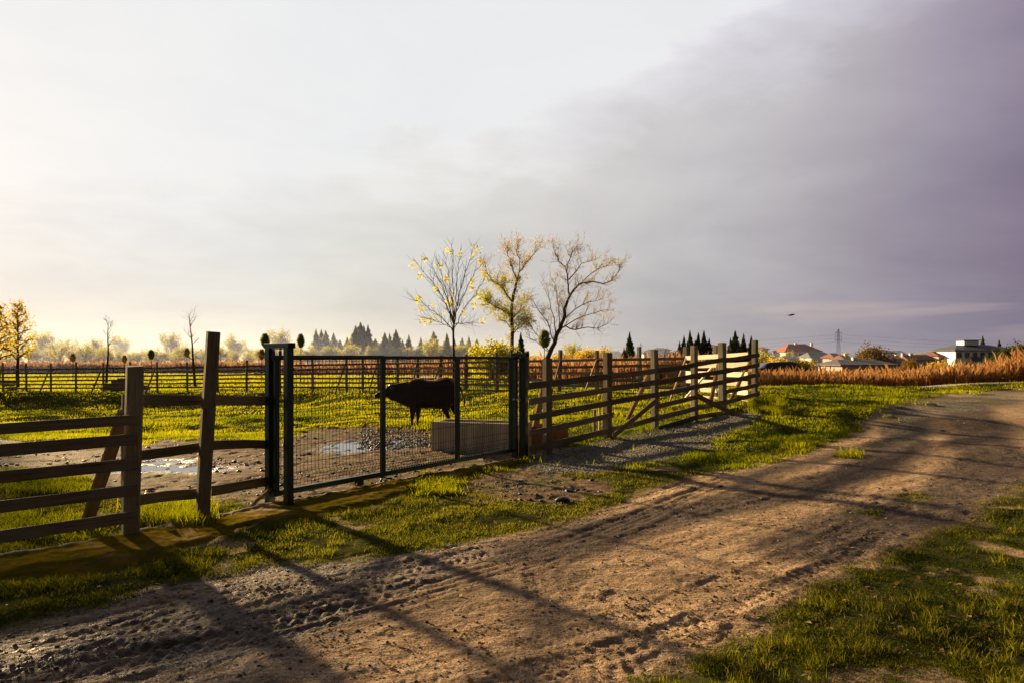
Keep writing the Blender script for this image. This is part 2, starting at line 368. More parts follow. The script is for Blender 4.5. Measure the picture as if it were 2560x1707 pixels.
# ------------------------------------------------------------------ ground sheet
def axis(lo, hi, fine_lo, fine_hi, step, grow):
    a = list(np.arange(fine_lo, fine_hi, step)); s = step; x = a[-1]
    while x < hi: s *= grow; x += s; a.append(x)
    s = step; x = fine_lo; l = []
    while x > lo: s *= grow; x -= s; l.append(x)
    return np.array(l[::-1]+a)
gx = axis(-1500, 1500, -4.9, 6.9, .0155, 1.026)
ys = [2.2]
while ys[-1] < 9: ys.append(ys[-1]+ys[-1]*.0046)
while ys[-1] < 60: ys.append(ys[-1]+ys[-1]*.0072)
while ys[-1] < 2500: ys.append(ys[-1]*1.05)
yb = [2.2]; s = .03
while yb[-1] > -120: s *= 1.12; yb.append(yb[-1]-s)
gy = np.array(yb[::-1][:-1]+ys)
GX, GY = np.meshgrid(gx, gy)
_sel = (GY > 1.2) & (GY < 95) & (np.abs(GX) < GY*1.25+2)      # outside this the sheet is plain pasture
_mk = mk_masks(GX[_sel], GY[_sel])
MK = {k: np.full(GX.shape, 1. if k == 'grass' else 0.) for k in _mk}
for k in _mk: MK[k][_sel] = _mk[k]
GZ = terrain(GX, GY); GZ[_sel] += relief(GX[_sel], GY[_sel], _mk)
# puddles: flat hollows in the paddock mud, filled further down
pud = [((400,1170),(260,9)),((420,1150),(120,6)),((880,1114),(110,11)),((1000,1108),(90,10)),((170,1117),(90,4))]
puddles = []
for (px, py), (wx, wy) in pud:
    x, y = g2w(px, py); rx = wx/2/F*y; ry = wy*y*y/(F*EYE)*1.0
    puddles.append((x, y, rx, ry))
def near_pud(X, Y):
    r = np.full(X.shape, 9.)
    for x, y, rx, ry in puddles: r = np.minimum(r, np.hypot((X-x)/rx, (Y-y)/ry))
    return r
pr = near_pud(GX, GY)+fbm(GX*3.2, GY*3.2, 5, 101, .62)*1.1
GZ -= .03*(1-sstep(.6, 1.3, pr))
ny, nx = GX.shape
I = np.arange(ny*nx).reshape(ny, nx)
Qd = np.stack([I[:-1, :-1], I[:-1, 1:], I[1:, 1:], I[1:, :-1]], -1).reshape(-1, 4)
wet = np.clip(1-sstep(.8, 1.9, pr), 0, 1)
a1 = np.stack([MK['grass'], MK['mud'], MK['grav']], -1).reshape(-1, 3)
a2 = np.stack([MK['path'], wet, MK['dark']], -1).reshape(-1, 3)
def mk_ground():
    t = NT('ground_surface'); pos = t.n('NewGeometry').outputs['Position']
    cp = t.attr('shade_damp').outputs['Fac']
    A = t.n('SeparateColor', {0: t.attr('ma').outputs['Color']}).outputs; B = t.n('SeparateColor', {0: t.attr('mb').outputs['Color']}).outputs
    big = t.noise(pos, .9, 5, .6); mid = t.noise(pos, 5, 6, .65); fine = t.noise(pos, 45, 4, .6)
    mp = t.n('Mapping', {'Vector': pos, 'Rotation': (0, 0, math.radians(-40)), 'Scale': (1.5, 11, 1)}).outputs[0]
    streak = t.noise(mp, 1.6, 6, .68, .4)
    grit = t.noise(pos, 110, 3, .7); clump = t.noise(pos, 16, 5, .7)
    vor = t.n('TexVoronoi', {'Vector': pos, 'Scale': 42.}); vd = vor.outputs['Distance']; vc = vor.outputs['Color']
    vr = t.n('SeparateColor', {0: vc}).outputs[0]
    dirt = t.ramp(t.math('ADD', t.math('MULTIPLY', streak, .6), t.math('MULTIPLY', mid, .4)), [(.34, (.16, .10, .058)), (.43, (.44, .30, .17)), (.58, (.64, .46, .285)), (.72, (.78, .60, .41))])
    dirt = t.mix(t.ramp(big, [(.35, (0, 0, 0)), (.65, (.6, .6, .6))]), dirt, (.36, .225, .125))
    stone = t.math('MULTIPLY', t.math('LESS_THAN', vd, .26), t.math('GREATER_THAN', vr, .86))
    dirt = t.mix(t.ramp(clump, [(.36, (.7, .7, .7)), (.47, (0, 0, 0))]), dirt, (.10, .066, .042))
    dirt = t.mix(t.ramp(grit, [(.38, (.85, .85, .85)), (.49, (0, 0, 0))]), dirt, (.085, .056, .036))
    dirt = t.mix(t.ramp(grit, [(.58, (0, 0, 0)), (.7, (.6, .6, .6))]), dirt, (.45, .36, .27))
    dirt = t.mix(stone, dirt, (.5, .45, .39))
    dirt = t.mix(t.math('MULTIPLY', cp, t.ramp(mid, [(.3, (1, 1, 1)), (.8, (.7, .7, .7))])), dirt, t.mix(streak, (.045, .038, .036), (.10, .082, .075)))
    dark = t.ramp(mid, [(.35, (.016, .013, .013)), (.62, (.065, .05, .044))])
    col = t.mix(t.math('MULTIPLY', B[2], t.math('MULTIPLY_ADD', t.ramp(streak, [(.4, (1, 1, 1)), (.62, (.15, .15, .15))]), .9, .05)), dirt, dark)
    soil = t.ramp(mid, [(.35, (.03, .028, .014)), (.65, (.085, .085, .025))])
    gsoil = t.mix(t.ramp(clump, [(.42, (0, 0, 0)), (.6, (1, 1, 1))]), soil, (.06, .066, .016))
    col = t.mix(A[0], col, gsoil)
    mudc = t.ramp(mid, [(.35, (.045, .028, .018)), (.5, (.17, .115, .07)), (.7, (.34, .25, .16))])
    mudc = t.mix(t.ramp(big, [(.5, (0, 0, 0)), (.7, (1, 1, 1))]), mudc, (.13, .13, .05))
    col = t.mix(A[1], col, mudc)
    gv = t.ramp(vr, [(.0, (.06, .055, .045)), (.5, (.16, .145, .12)), (.95, (.42, .40, .36))])
    gv = t.mix(t.ramp(big, [(.45, (0, 0, 0)), (.62, (.75, .75, .75))]), gv, (.09, .09, .03))
    col = t.mix(A[2], col, gv)
    col = t.mix(B[0], col, t.mix(mid, (.38, .35, .32), (.52, .48, .45)))
    wetc = t.mix(t.math('MULTIPLY', B[1], .7), col, (.04, .03, .022))
    rough = t.math('SUBTRACT', .92, t.math('MULTIPLY', B[1], .55), clamp=True)
    rough = t.math('SUBTRACT', rough, t.math('MULTIPLY', B[2], t.math('MULTIPLY', t.ramp(streak, [(.45, (1, 1, 1)), (.6, (.2, .2, .2))]), .42)), clamp=True)
    rough = t.math('SUBTRACT', rough, t.math('MULTIPLY', A[1], .15), clamp=True)
    h = t.math('ADD', t.math('MULTIPLY', fine, .45), t.math('ADD', mid, t.math('MULTIPLY', clump, .7)))
    h = t.math('ADD', h, t.math('MULTIPLY', streak, .8))
    h = t.math('ADD', h, t.math('MULTIPLY', t.math('SUBTRACT', .5, vd), t.math('MULTIPLY_ADD', A[2], .9, .12)))
    spec = t.math('MULTIPLY', t.math('SUBTRACT', 1., A[0], clamp=True), t.math('MULTIPLY_ADD', B[1], .40, t.math('MULTIPLY_ADD', B[2], .12, .03)))
    return t.out(t.bsdf(wetc, rough, spec, h, .9, .024))
M['ground'] = mk_ground()
gme = npmesh('ground', np.stack([GX, GY, GZ], -1).reshape(-1, 3), Qd, [M['ground']], True, {'ma': a1, 'mb': a2, 'shade_damp': MK['shade_damp'].ravel()})
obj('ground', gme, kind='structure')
def ground_z(X, Y):
    """height of the finished sheet"""
    X = np.asarray(X, float); Y = np.asarray(Y, float)
    i = np.clip(np.searchsorted(gx, X)-1, 0, nx-2); j = np.clip(np.searchsorted(gy, Y)-1, 0, ny-2)
    fx = (X-gx[i])/(gx[i+1]-gx[i]); fy = (Y-gy[j])/(gy[j+1]-gy[j])
    return (GZ[j, i]*(1-fx)+GZ[j, i+1]*fx)*(1-fy)+(GZ[j+1, i]*(1-fx)+GZ[j+1, i+1]*fx)*fy
def gz(x, y): return float(ground_z(np.array([x]), np.array([y]))[0])
# puddle water
def mk_water():
    t = NT('puddle_water'); pos = t.n('NewGeometry').outputs['Position']
    return t.out(t.bsdf((.05, .038, .028), .11, .5, t.noise(pos, 9, 3), .12, .004))
M['water'] = mk_water()
for x, y, rx, ry in puddles:
    n = 40; z = tz(x, y)-.021
    a = np.linspace(0, 2*math.pi, n, endpoint=False)
    V = np.vstack([[(0, 0, 0)], np.stack([np.cos(a)*rx*1.35, np.sin(a)*ry*1.35, 0*a], -1)])
    T = np.array([(0, 1+k, 1+(k+1) % n) for k in range(n)])
    o = obj('puddle', npmesh('puddle', V, T, [M['water']]), kind='structure'); o.location = (x, y, z)
# mossy concrete strip under the fence and the gate
def mk_strip():
    def resample(pl, n):
        d = np.concatenate([[0], np.cumsum(np.hypot(*np.diff(pl, axis=0).T))]); s = np.linspace(0, d[-1], n)
        return np.stack([np.interp(s, d, pl[:, 0]), np.interp(s, d, pl[:, 1])], -1)
    n, m = 520, 46; A = resample(strip_up, n); B = resample(strip_dn, n)
    t = np.linspace(-.04, 1.04, m)[None, :, None]; Pn = A[:, None]*(1-t)+B[:, None]*t
    X, Y = Pn[..., 0], Pn[..., 1]; tt = np.broadcast_to(t[..., 0], X.shape)
    edge = fbm(X*2.5, Y*2.5, 4, 111)*.22
    z = ground_z(X, Y); z = terrain(X, Y)*.6+z*.4
    prof = .045*sstep(-.04, .02, tt)*(1-sstep(.72, 1.0, tt+edge))
    lip = .012*(1-sstep(.05, .13, tt+edge*.2))
    z = z+prof+lip-.012+fbm(X*2.6, Y*2.6, 4, 112)*.008+fbm(X*11, Y*11, 4, 113, .6)*.010+np.abs(fbm(X*3.2+Y, Y*4, 4, 115, .6))*.020
    z = np.where(tt < -.03, z-.09, z); z = np.where(tt > 1.03, z-.06, z)
    I = np.arange(n*m).reshape(n, m); Q = np.stack([I[:-1, :-1], I[1:, :-1], I[1:, 1:], I[:-1, 1:]], -1).reshape(-1, 4)
    q = NT('mossy_concrete'); pos = q.n('NewGeometry').outputs['Position']; lipa = q.attr('lip').outputs['Fac']
    a = q.noise(pos, 1.3, 6, .65, .5); b = q.noise(pos, 9, 6, .6); c = q.noise(pos, 60, 3)
    col = q.ramp(a, [(.33, (.30, .23, .12)), (.41, (.20, .13, .018)), (.52, (.10, .085, .004)), (.62, (.17, .11, .010)), (.72, (.26, .17, .03))])
    col = q.mix(q.ramp(b, [(.35, (.7, .7, .7)), (.5, (0, 0, 0))]), col, (.07, .06, .03))
    col = q.mix(lipa, col, (.36, .36, .36))
    q.out(q.bsdf(col, .95, .0, q.math('ADD', b, q.math('MULTIPLY', c, .3)), .6, .012))
    lipv = (1-sstep(.03, .10, tt+edge*.2))*sstep(-.1, .3, fbm(X*2, Y*2, 3, 117)+.35)
    obj('concrete_strip', npmesh('concrete_strip', np.stack([X, Y, z], -1).reshape(-1, 3), Q, [q.m], True, {'lip': lipv.ravel()}), kind='structure')
mk_strip()
strip_poly = np.vstack([strip_up, strip_dn[::-1]])
# ------------------------------------------------------------------ grass (stuff)
def blades(name, X, Y, h, w, mat, tint, lean=.45, seg=2, z=None, **k):
    n = len(X); z = ground_z(X, Y)-.004 if z is None else z
    a = rng.random(n)*2*math.pi; b = rng.random(n)*2*math.pi
    dx, dy = np.cos(a)*w/2, np.sin(a)*w/2
    lx, ly = np.cos(b)*h*lean*rng.random(n), np.sin(b)*h*lean*rng.random(n)
    base = np.stack([X, Y, z], -1); D = np.stack([dx, dy, 0*dx], -1); L = np.stack([lx, ly, h], -1)
    if seg == 2:
        Mi = base+L*[.35, .35, .6]; V = np.stack([base-D, base+D, Mi+D*.7, Mi-D*.7, base+L], 1).reshape(-1, 3)
        i = np.arange(n)*5; Fq = np.stack([i, i+1, i+2, i+3], -1); Ft = np.stack([i+3, i+2, i+4], -1); per = 5; Fs = [Ft, Fq]
    else:
        V = np.stack([base-D, base+D, base+L], 1).reshape(-1, 3); i = np.arange(n)*3; Fs = [np.stack([i, i+1, i+2], -1)]; per = 3
    me = npmesh(name, V, Fs, [mat], False, {'tint': np.repeat(np.clip(tint, 0, 1), per)})
    return obj(name, me, kind='stuff', **k)
def scatter(n, y0, y1, x_of):
    """more points close by, fewer far away: uniform in 1/Y"""
    Y = 1/(1/y1+rng.random(n)*(1/y0-1/y1)); X = x_of(Y, rng.random(n)); return X, Y
def veg_points(n, y0, y1, u0=-.95, u1=.95):
    X, Y = scatter(n, y0, y1, lambda Y, r: (u0+(u1-u0)*r)*Y)
    mk = mk_masks(X, Y); keep = rng.random(n) < mk['grass']**1.3
    keep &= ~((sdist(X, Y, strip_poly) > .02) & (rng.random(n) < .985))
    keep &= near_pud(X, Y) > 1.1
    return X[keep], Y[keep]
X, Y = veg_points(800000, 2.3, 9.5, -.95, 1.25)
cl = fbm(X*2.6, Y*2.6, 4, 121, .6); cl2 = fbm(X*.9, Y*.9, 4, 123); cl3 = fbm(X*7, Y*7, 2, 127)
lower = sstep(-.2, .6, sdist(X, Y, np.vstack([road_dn, [(12, 3), (12, 1), (.9, 1.)]])))      # shorter, darker-tinted grass on the near side of the road
k_ = rng.random(len(X)) < sstep(-.42, .22, cl+.35*cl3+.10); X, Y, cl, cl2, cl3, lower = X[k_], Y[k_], cl[k_], cl2[k_], cl3[k_], lower[k_]
sd0 = -sdist(X, Y, strip_poly); vb = (sd0 > 0)*(1-sstep(.1, .55, sd0))      # longer grass along the strip
h = (.010+.020*rng.random(len(X))**1.5)*(1+.9*np.clip(cl, 0, 1))*(1+.7*vb)*(1+.3*cl3)*(1-.38*lower)
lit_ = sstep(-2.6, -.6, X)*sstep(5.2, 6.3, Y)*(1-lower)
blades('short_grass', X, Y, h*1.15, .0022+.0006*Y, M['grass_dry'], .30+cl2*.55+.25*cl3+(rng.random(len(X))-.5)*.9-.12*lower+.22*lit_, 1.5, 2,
       label='short trampled grass on the verge and at the edge of the dirt road', cat='grass')
X, Y = veg_points(420000, 9.5, 46)
cl = fbm(X*1.3, Y*1.3, 4, 131); cl2 = fbm(X*.35, Y*.35, 3, 133)
cl3 = fbm(X*3.5, Y*3.5, 3, 137); k_ = rng.random(len(X)) < sstep(-.8, .1, cl+.4*cl3+.1); X, Y, cl, cl2, cl3 = X[k_], Y[k_], cl[k_], cl2[k_], cl3[k_]
h = (.022+.035*rng.random(len(X)))*(1+1.6*np.clip(cl+.5*cl3, -.4, 1))*(1+Y/70)
blades('pasture_grass', X, Y, h, .0012*Y, M['grass'], .5+cl2*.6+cl*.35+(rng.random(len(X))-.5)*.5, .8, 1,
       label='short green pasture grass in the buffalo paddock', cat='grass')
X, Y = veg_points(90000, 46, 90)
blades('field_grass', X, Y, .10+.08*rng.random(len(X)), .0016*Y, M['grass'], .75+(rng.random(len(X))-.5)*.5, .7, 1,
       label='bright grass field behind the long far fence', cat='grass')
# weeds at the foot of the left fence, a tuft below the far corner post
def tuft_at(px0, px1, py0, py1, n, h0, name, label):
    pts = np.array([g2w(random.uniform(px0, px1), random.uniform(py0, py1)) for _ in range(n//40)])
    X = np.repeat(pts[:, 0], 40)+rng.normal(0, .06, len(pts)*40); Y = np.repeat(pts[:, 1], 40)+rng.normal(0, .06, len(pts)*40)
    blades(name, X, Y, h0*(.4+rng.random(len(X))), np.full(len(X), .008), M['grass'], .25+.5*rng.random(len(X)), .9, 2, label=label, cat='weeds')
tuft_at(340, 520, 1262, 1318, 5200, .13, 'weeds', 'leafy weeds growing at the foot of the three rail fence')
tuft_at(0, 230, 1290, 1350, 3500, .07, 'weeds', 'dark weeds below the left board fence')
tuft_at(0, 220, 1195, 1235, 5200, .09, 'weeds', 'green grass patch behind the left board fence')
tuft_at(1880, 1960, 998, 1035, 5200, .16, 'weeds', 'leafy weeds around the corner post of the right fence')
tuft_at(1040, 1150, 1205, 1238, 2400, .07, 'weeds', 'tall grass tussock below the sliding gate')
# ------------------------------------------------------------------ stones and clods (stuff)
_ph = (1+5**.5)/2
ICO = np.array([(-1,_ph,0),(1,_ph,0),(-1,-_ph,0),(1,-_ph,0),(0,-1,_ph),(0,1,_ph),(0,-1,-_ph),(0,1,-_ph),(_ph,0,-1),(_ph,0,1),(-_ph,0,-1),(-_ph,0,1)])/1.9
ICF = np.array([(0,11,5),(0,5,1),(0,1,7),(0,7,10),(0,10,11),(1,5,9),(5,11,4),(11,10,2),(10,7,6),(7,1,8),(3,9,4),(3,4,2),(3,2,6),(3,6,8),(3,8,9),(4,9,5),(2,4,11),(6,2,10),(8,6,7),(9,8,1)])
def rocks(name, X, Y, r, mat, flat=.6, smooth=False, sink=.3, **k):
    n = len(X); z = ground_z(X, Y)+r*flat*(1-2*sink)*.6
    S = np.stack([r*(.7+.6*rng.random(n)), r*(.7+.6*rng.random(n)), r*flat*(.6+.6*rng.random(n))], -1)
    V = ICO[None]*(1+.35*(rng.random((n, 12, 1))-.5)); V = V*S[:, None]
    a = rng.random(n)*6.28; ca, sa = np.cos(a)[:, None], np.sin(a)[:, None]
    V = np.stack([V[..., 0]*ca-V[..., 1]*sa, V[..., 0]*sa+V[..., 1]*ca, V[..., 2]], -1)+np.stack([X, Y, z], -1)[:, None]
    Fc = (ICF[None]+(np.arange(n)*12)[:, None, None]).reshape(-1, 3)
    me = npmesh(name, V.reshape(-1, 3), Fc, [mat], smooth, {'tint': np.repeat(rng.random(n), 12)})
    return obj(name, me, kind='stuff', **k)
def tintmat(name, c1, c2, rough=.8, spec=.3):
    t = NT(name); a = t.attr('tint').outputs['Fac']; pos = t.n('NewGeometry').outputs['Position']
    c = t.mix(t.noise(pos, 60, 3), (.6,)*3, (1.3,)*3); c = t.mix(1., t.mix(a, c1, c2), c, 'MULTIPLY')
    return t.out(t.bsdf(c, rough, spec))
M['stone'] = tintmat('pale_stone', (.10, .09, .075), (.46, .43, .38))
M['crumb'] = tintmat('dry_crumb', (.06, .04, .026), (.24, .16, .10), .9, .1)
M['clod'] = tintmat('mud_clod', (.02, .014, .010), (.09, .06, .04), .6, .4)
bb = gravel_poly; n = 60000
X = rng.uniform(bb[:, 0].min()-.3, bb[:, 0].max()+.3, n); Y = rng.uniform(bb[:, 1].min()-.5, bb[:, 1].max()+.5, n)
mk = mk_masks(X, Y); k_ = rng.random(n) < mk['grav']*.9; X, Y = X[k_], Y[k_]
rocks('gravel', X, Y, .006+.013*rng.random(len(X))**2, M['stone'], label='pale loose gravel along the foot of the right fence', cat='gravel')
X, Y = scatter(52000, 2.4, 26, lambda Y, r: (-.9+1.8*r)*Y); mk = mk_masks(X, Y)
k_ = rng.random(len(X)) < (mk['road']*.6+.05)*(1-mk['mud'])*(.35+sstep(0, .5, fbm(X*1.2, Y*1.2, 3, 141))); X, Y = X[k_], Y[k_]
rocks('road_pebbles', X, Y, (.0018+.006*rng.random(len(X))**5)*(1+Y/10), M['stone'], label='small pebbles pressed into the dirt road', cat='pebbles')
X, Y = scatter(60000, 5.5, 17, lambda Y, r: (-.95+1.1*r)*Y); mk = mk_masks(X, Y)
k_ = (rng.random(len(X)) < mk['mud']*(.04+.5*sstep(.15, .5, fbm(X*1.5, Y*1.5, 4, 151)))) & (sdist(X, Y, strip_poly) < -.02); X, Y = X[k_], Y[k_]
rocks('mud_clods', X, Y, (.006+.035*rng.random(len(X))**5), M['clod'], .55, False, label='dark trodden mud clods in the paddock', cat='mud clods')
# coarse rubble beside the trough
A = np.array([g2w(random.uniform(900, 1080), random.uniform(1072, 1118)) for _ in range(1500)])
rocks('rubble', A[:, 0], A[:, 1], .010+.024*rng.random(len(A))**2, tintmat('wet_rubble', (.02, .02, .018), (.13, .13, .10), .6, .35), .6,
      label='dark wet rubble beside the concrete trough', cat='rubble')
A = np.vstack([[g2w(random.gauss(1300, 70), random.gauss(1212, 16)) for _ in range(520)], [g2w(random.gauss(1400, 22), random.gauss(1256, 5)) for _ in range(160)],
               [g2w(random.uniform(1050, 1330), random.uniform(1325, 1380)) for _ in range(60)], [g2w(random.uniform(0, 900), random.uniform(1440, 1640)) for _ in range(120)]])
rocks('verge_clods', A[:, 0], A[:, 1], .004+.015*rng.random(len(A))**3, M['clod'], .6, False, label='dark clods of mud on the verge and the road edge', cat='mud clods')

X, Y = scatter(60000, 2.5, 16, lambda Y, r: (-.9+1.8*r)*Y); mk = mk_masks(X, Y)
k_ = rng.random(len(X)) < mk['road']*(.10+.55*sstep(.0, .45, fbm(X*2.1, Y*2.1, 4, 411))); X, Y = X[k_], Y[k_]
rocks('soil_crumbs', X, Y, (.0025+.008*rng.random(len(X))**5)*(1+Y/14), M['crumb'], .7, label='dark crumbs of dried mud lying on the dirt road', cat='soil crumbs')
# fallen leaves and straw
n = 5200; X, Y = scatter(n, 2.5, 16, lambda Y, r: (-.9+1.8*r)*Y); mk = mk_masks(X, Y)
k_ = (rng.random(n) < .25+.75*sstep(0, .5, fbm(X*.9, Y*.9, 3, 401))) & (mk['mud'] < .5); X, Y = X[k_], Y[k_]; n = len(X)
lm = MB(); z = ground_z(X, Y)+.006; a = rng.random(n)*6.283; l = .010+.022*rng.random(n); w = np.where(rng.random(n) < .5, .10, .55)
u = np.stack([np.cos(a), np.sin(a), rng.normal(0, .25, n)], -1)*l[:, None]; v = np.stack([-np.sin(a), np.cos(a), rng.normal(0, .35, n)], -1)*(l*w)[:, None]; c_ = np.stack([X, Y, z], -1)
lm.add(np.stack([c_-u, c_-v+[0, 0, .003], c_+u, c_+v+[0, 0, .004]], 1).reshape(-1, 3), None, np.arange(n*4).reshape(n, 4), np.repeat(rng.random(n), 4))
lm.build('leaf_litter', leafmat('dead_leaf', (.16, .085, .03), (.55, .42, .20), .3), kind='stuff', label='dry leaves and bits of straw scattered on the verge and road', cat='leaf litter')
# longer tufts standing out of the short verge grass
n = 0; XX = []; YY = []; HH = []
while len(XX) < 230:
    Y0 = 1/(1/9.5+random.random()*(1/3.0-1/9.5)); X0 = random.uniform(-.85, .85)*Y0; m_ = mk_masks(np.array([X0]), np.array([Y0]))
    if m_['grass'][0] > .75 and sdist(np.array([X0]), np.array([Y0]), strip_poly)[0] < .0:
        XX.append(X0); YY.append(Y0); HH.append(random.uniform(.035, .085))
k = 46; X = np.repeat(XX, k)+rng.normal(0, .035, len(XX)*k); Y = np.repeat(YY, k)+rng.normal(0, .035, len(XX)*k); H_ = np.repeat(HH, k)
blades('grass_tufts', X, Y, H_*(.4+.8*rng.random(len(X))), np.full(len(X), .0045), M['grass_dry'], .35+.6*rng.random(len(X)), 1.2, 2, label='longer grass tufts standing out of the short verge grass', cat='grass')
# ------------------------------------------------------------------ timber: each board and post is a part of its own
def inv_at(par, p):
    q = par.matrix_world if False else None
    return Vector(p)-par.location
def beam(name, p0, p1, w, h, mat, par, up=(0, 0, 1), n=8, warp=.004, ch=.006, roll=0, sag=0, **k):
    """a sawn timber from p0 to p1: local X runs along the grain; w = thickness, h = width of the face"""
    p0 = Vector(p0); p1 = Vector(p1); d = p1-p0; L = d.length; d.normalize(); up = Vector(up)
    if abs(d.dot(up)) > .95: up = Vector((0, 1, 0))
    yv = up.cross(d).normalized(); zv = d.cross(yv)
    sec = [(-w/2, -h/2+ch), (-w/2+ch, -h/2), (w/2-ch, -h/2), (w/2, -h/2+ch), (w/2, h/2-ch), (w/2-ch, h/2), (-w/2+ch, h/2), (-w/2, h/2-ch)]
    V = []; r1, r2, r3 = random.random()*50, random.random()*50, random.random()*50
    for i in range(n+1):
        f = i/n; x = L*f
        wy = (float(vnoise(f*3+r1, r2))-.5)*warp*2; wz = (float(vnoise(f*2.5+r3, r1))-.5)*warp*3-sag*4*f*(1-f)
        s = 1+(random.random()-.5)*.05
        for (a, b) in sec:
            e = (random.random()-.5)*.004*(i in (0, n))*4
            V.append((x-L/2+e, a*s+wy, b*s+wz))
    Q = [(i*8+j, (i+1)*8+j, (i+1)*8+(j+1) % 8, i*8+(j+1) % 8) for i in range(n) for j in range(8)]
    T = [(0, j, j+1) for j in range(1, 7)]+[(n*8, n*8+j+1, n*8+j) for j in range(1, 7)]
    me = npmesh(name, V, [np.array(T), np.array(Q)], [mat], False, None)
    o = obj(name, me, par, **k)
    R = Matrix((d, yv, zv)).transposed().to_4x4()
    mid = (p0+p1)/2-(par.location if par is not None else Vector((0, 0, 0)))
    o.matrix_local = Matrix.Translation(mid) @ R
    return o
def post(par, x, y, top, w=.125, d=None, lean=(0, 0), mat=None, base=None, **k):
    zb = (gz(x, y) if base is None else base)-.18
    return beam('post', (x-lean[0], y-lean[1], zb), (x, y, top), w, d or w, mat or M['oldwood'], par, up=(-.6, .8, 0), n=6, warp=.006, ch=.012, **k)
def V3(x, y, z): return Vector((x, y, z))
# ---- left board fence
fl = thing('board_fence', (-3.47, 6.1, 0), 'weathered five board fence at the left edge beside the concrete strip', 'fence')
pA, pB = (-3.28, 5.98), (-4.02, 5.36)
dx, dy = pB[0]-pA[0], pB[1]-pA[1]
zl = [1.054, .884, .664, .434, .21]; zr = [1.06, .885, .672, .445, .21]; z0 = [1.035, .87, .66, .42, .19]
for i in range(5):
    e = (pA[0]+dx*3.4, pA[1]+dy*3.4)
    m_ = (pA[0]+dx*1.05, pA[1]+dy*1.05)
    beam('board', (pA[0]+.03*i*0, pA[1], zr[i]), (e[0], e[1], z0[i]-.03), .028, .098 if i else .088, M['wood'], fl, n=14)
post(fl, -3.36, 6.08, 1.525, .13, lean=(.045, 0), base=0)
post(fl, -5.05, 4.66, 1.5, .13, base=0)
post(fl, -3.585, 6.32, 1.26, .05, .09, base=.25, mat=M['wood'])
beam('brace', (-3.98, 6.35, -.02), (-3.52, 6.2, 1.12), .045, .11, M['freshwood'], fl, up=(.6, .8, 0))
# ---- three rail fence up to the gate
f3 = thing('rail_fence', (-3.0, 6.75, 0), 'short three rail fence between the left board fence and the green gate', 'fence')
L_, M_, R_ = (-3.42, 6.2), (-3.0, 6.80), (-2.68, 7.48)
for zz, wd, off in (((1.215, 1.175, 1.13), .10, 0), ((.70, .725, .645), .092, 0), ((.305, .27, .245), .10, 0)):
    beam('rail', V3(L_[0]-.03, L_[1]-.03, zz[0]), V3(M_[0], M_[1], zz[1]), .03, wd, M['wood'], f3, n=8)
    beam('rail', V3(M_[0]+.005, M_[1]+.02, zz[1]), V3(R_[0], R_[1], zz[2]), .03, wd, M['wood'], f3, n=8, sag=-.012 if wd < .1 else 0)
beam('post', (-3.02, 6.64, -.2), (-2.925, 6.68, 1.845), .115, .105, M['oldwood'], f3, up=(-.6, .8, 0), warp=.012, ch=.014)
beam('brace', (-2.76, 7.16, .02), (-2.63, 7.44, .17), .03, .035, M['wood'], f3)
# ---- fence on the right of the gate
fr = thing('board_fence', (2.86, 13.7, .2), 'long weathered fence with broken hanging boards running from the gate beside the gravel', 'fence')
st = [(.24, 10.82), (.57, 11.2), (1.78, 12.72), (2.86, 13.72), (4.0, 15.02), (4.93, 16.02), (6.2, 17.42)]
tops = [None, P(0, 896, 11.2).z, P(0, 882, 12.72).z, P(0, 873, 13.72).z, P(0, 864, 15.02).z, P(0, 857, 16.02).z, P(0, 851, 17.42).z]
ZB = [[1.156,.904,.655,.412,.155,None],[1.17,.92,.665,.43,.17,None],[1.25,1.02,.767,.524,.263,None],[1.335,1.105,.86,.63,.388,.175],[1.45,1.21,.96,.74,.50,.29],[1.55,1.276,1.04,.80,.56,.316],[1.654,1.41,1.15,.907,.68,.418]]
nv = Vector((.66*.075, -.74*.075, 0))*1.05   # boards are nailed to the road side of the posts
def fp(i, z, o=1.0): return Vector((st[i][0], st[i][1], z))+nv*o
for lv in range(6):
    spans = [(0, 2), (2, 4), (4, 6)] if lv % 2 == 0 else [(0, 3), (3, 5), (5, 6)]
    if lv == 3: spans = [(0, 2), (3, 4), (5, 6)]
    if lv == 5: spans = [(3, 5), (5, 6)]
    for a, b in spans:
        for i in range(a, b):
            if i == 0: continue_from = None
        pts = [fp(i, ZB[i][lv]) for i in range(a, b+1) if ZB[i][lv] is not None]
        # a long board spans several posts; the terrain makes it bend at each
        for j in range(len(pts)-1):
            if a == 0 and j == 0: continue
            p0 = pts[0] if (a == 0 and j == 1) else pts[j]
            dd = (pts[j+1]-p0).normalized()
            beam('board', p0-dd*.02, pts[j+1]+dd*(.09 if j == len(pts)-2 else .0), .026, .098+.012*random.random(), M['wood'], fr, n=8, sag=random.uniform(-.006, .012), warp=.007)
beam('board', fp(3, .02)+Vector((0, 0, .02)), fp(2, .17)+Vector((.6, .6, -.07)), .026, .08, M['wood'], fr)
bb_ = fp(2, 0, 1.7)
beam('broken_board', P(1640, 1001, 13.55), P(1534, 1088, 12.35), .03, .10, M['wood'], fr, label='broken board hanging down to the left between two posts')
beam('broken_board', P(1742, 988, 14.85), P(1836, 1034, 15.75), .03, .11, M['wood'], fr, label='fallen board slanting down to the right')
for i in range(1, 7):
    post(fr, st[i][0], st[i][1], tops[i], (.125, .125, .13, .12, .125, .15, .12)[i], lean=(random.uniform(-.02, .02), 0), mat=M['oldwood'])
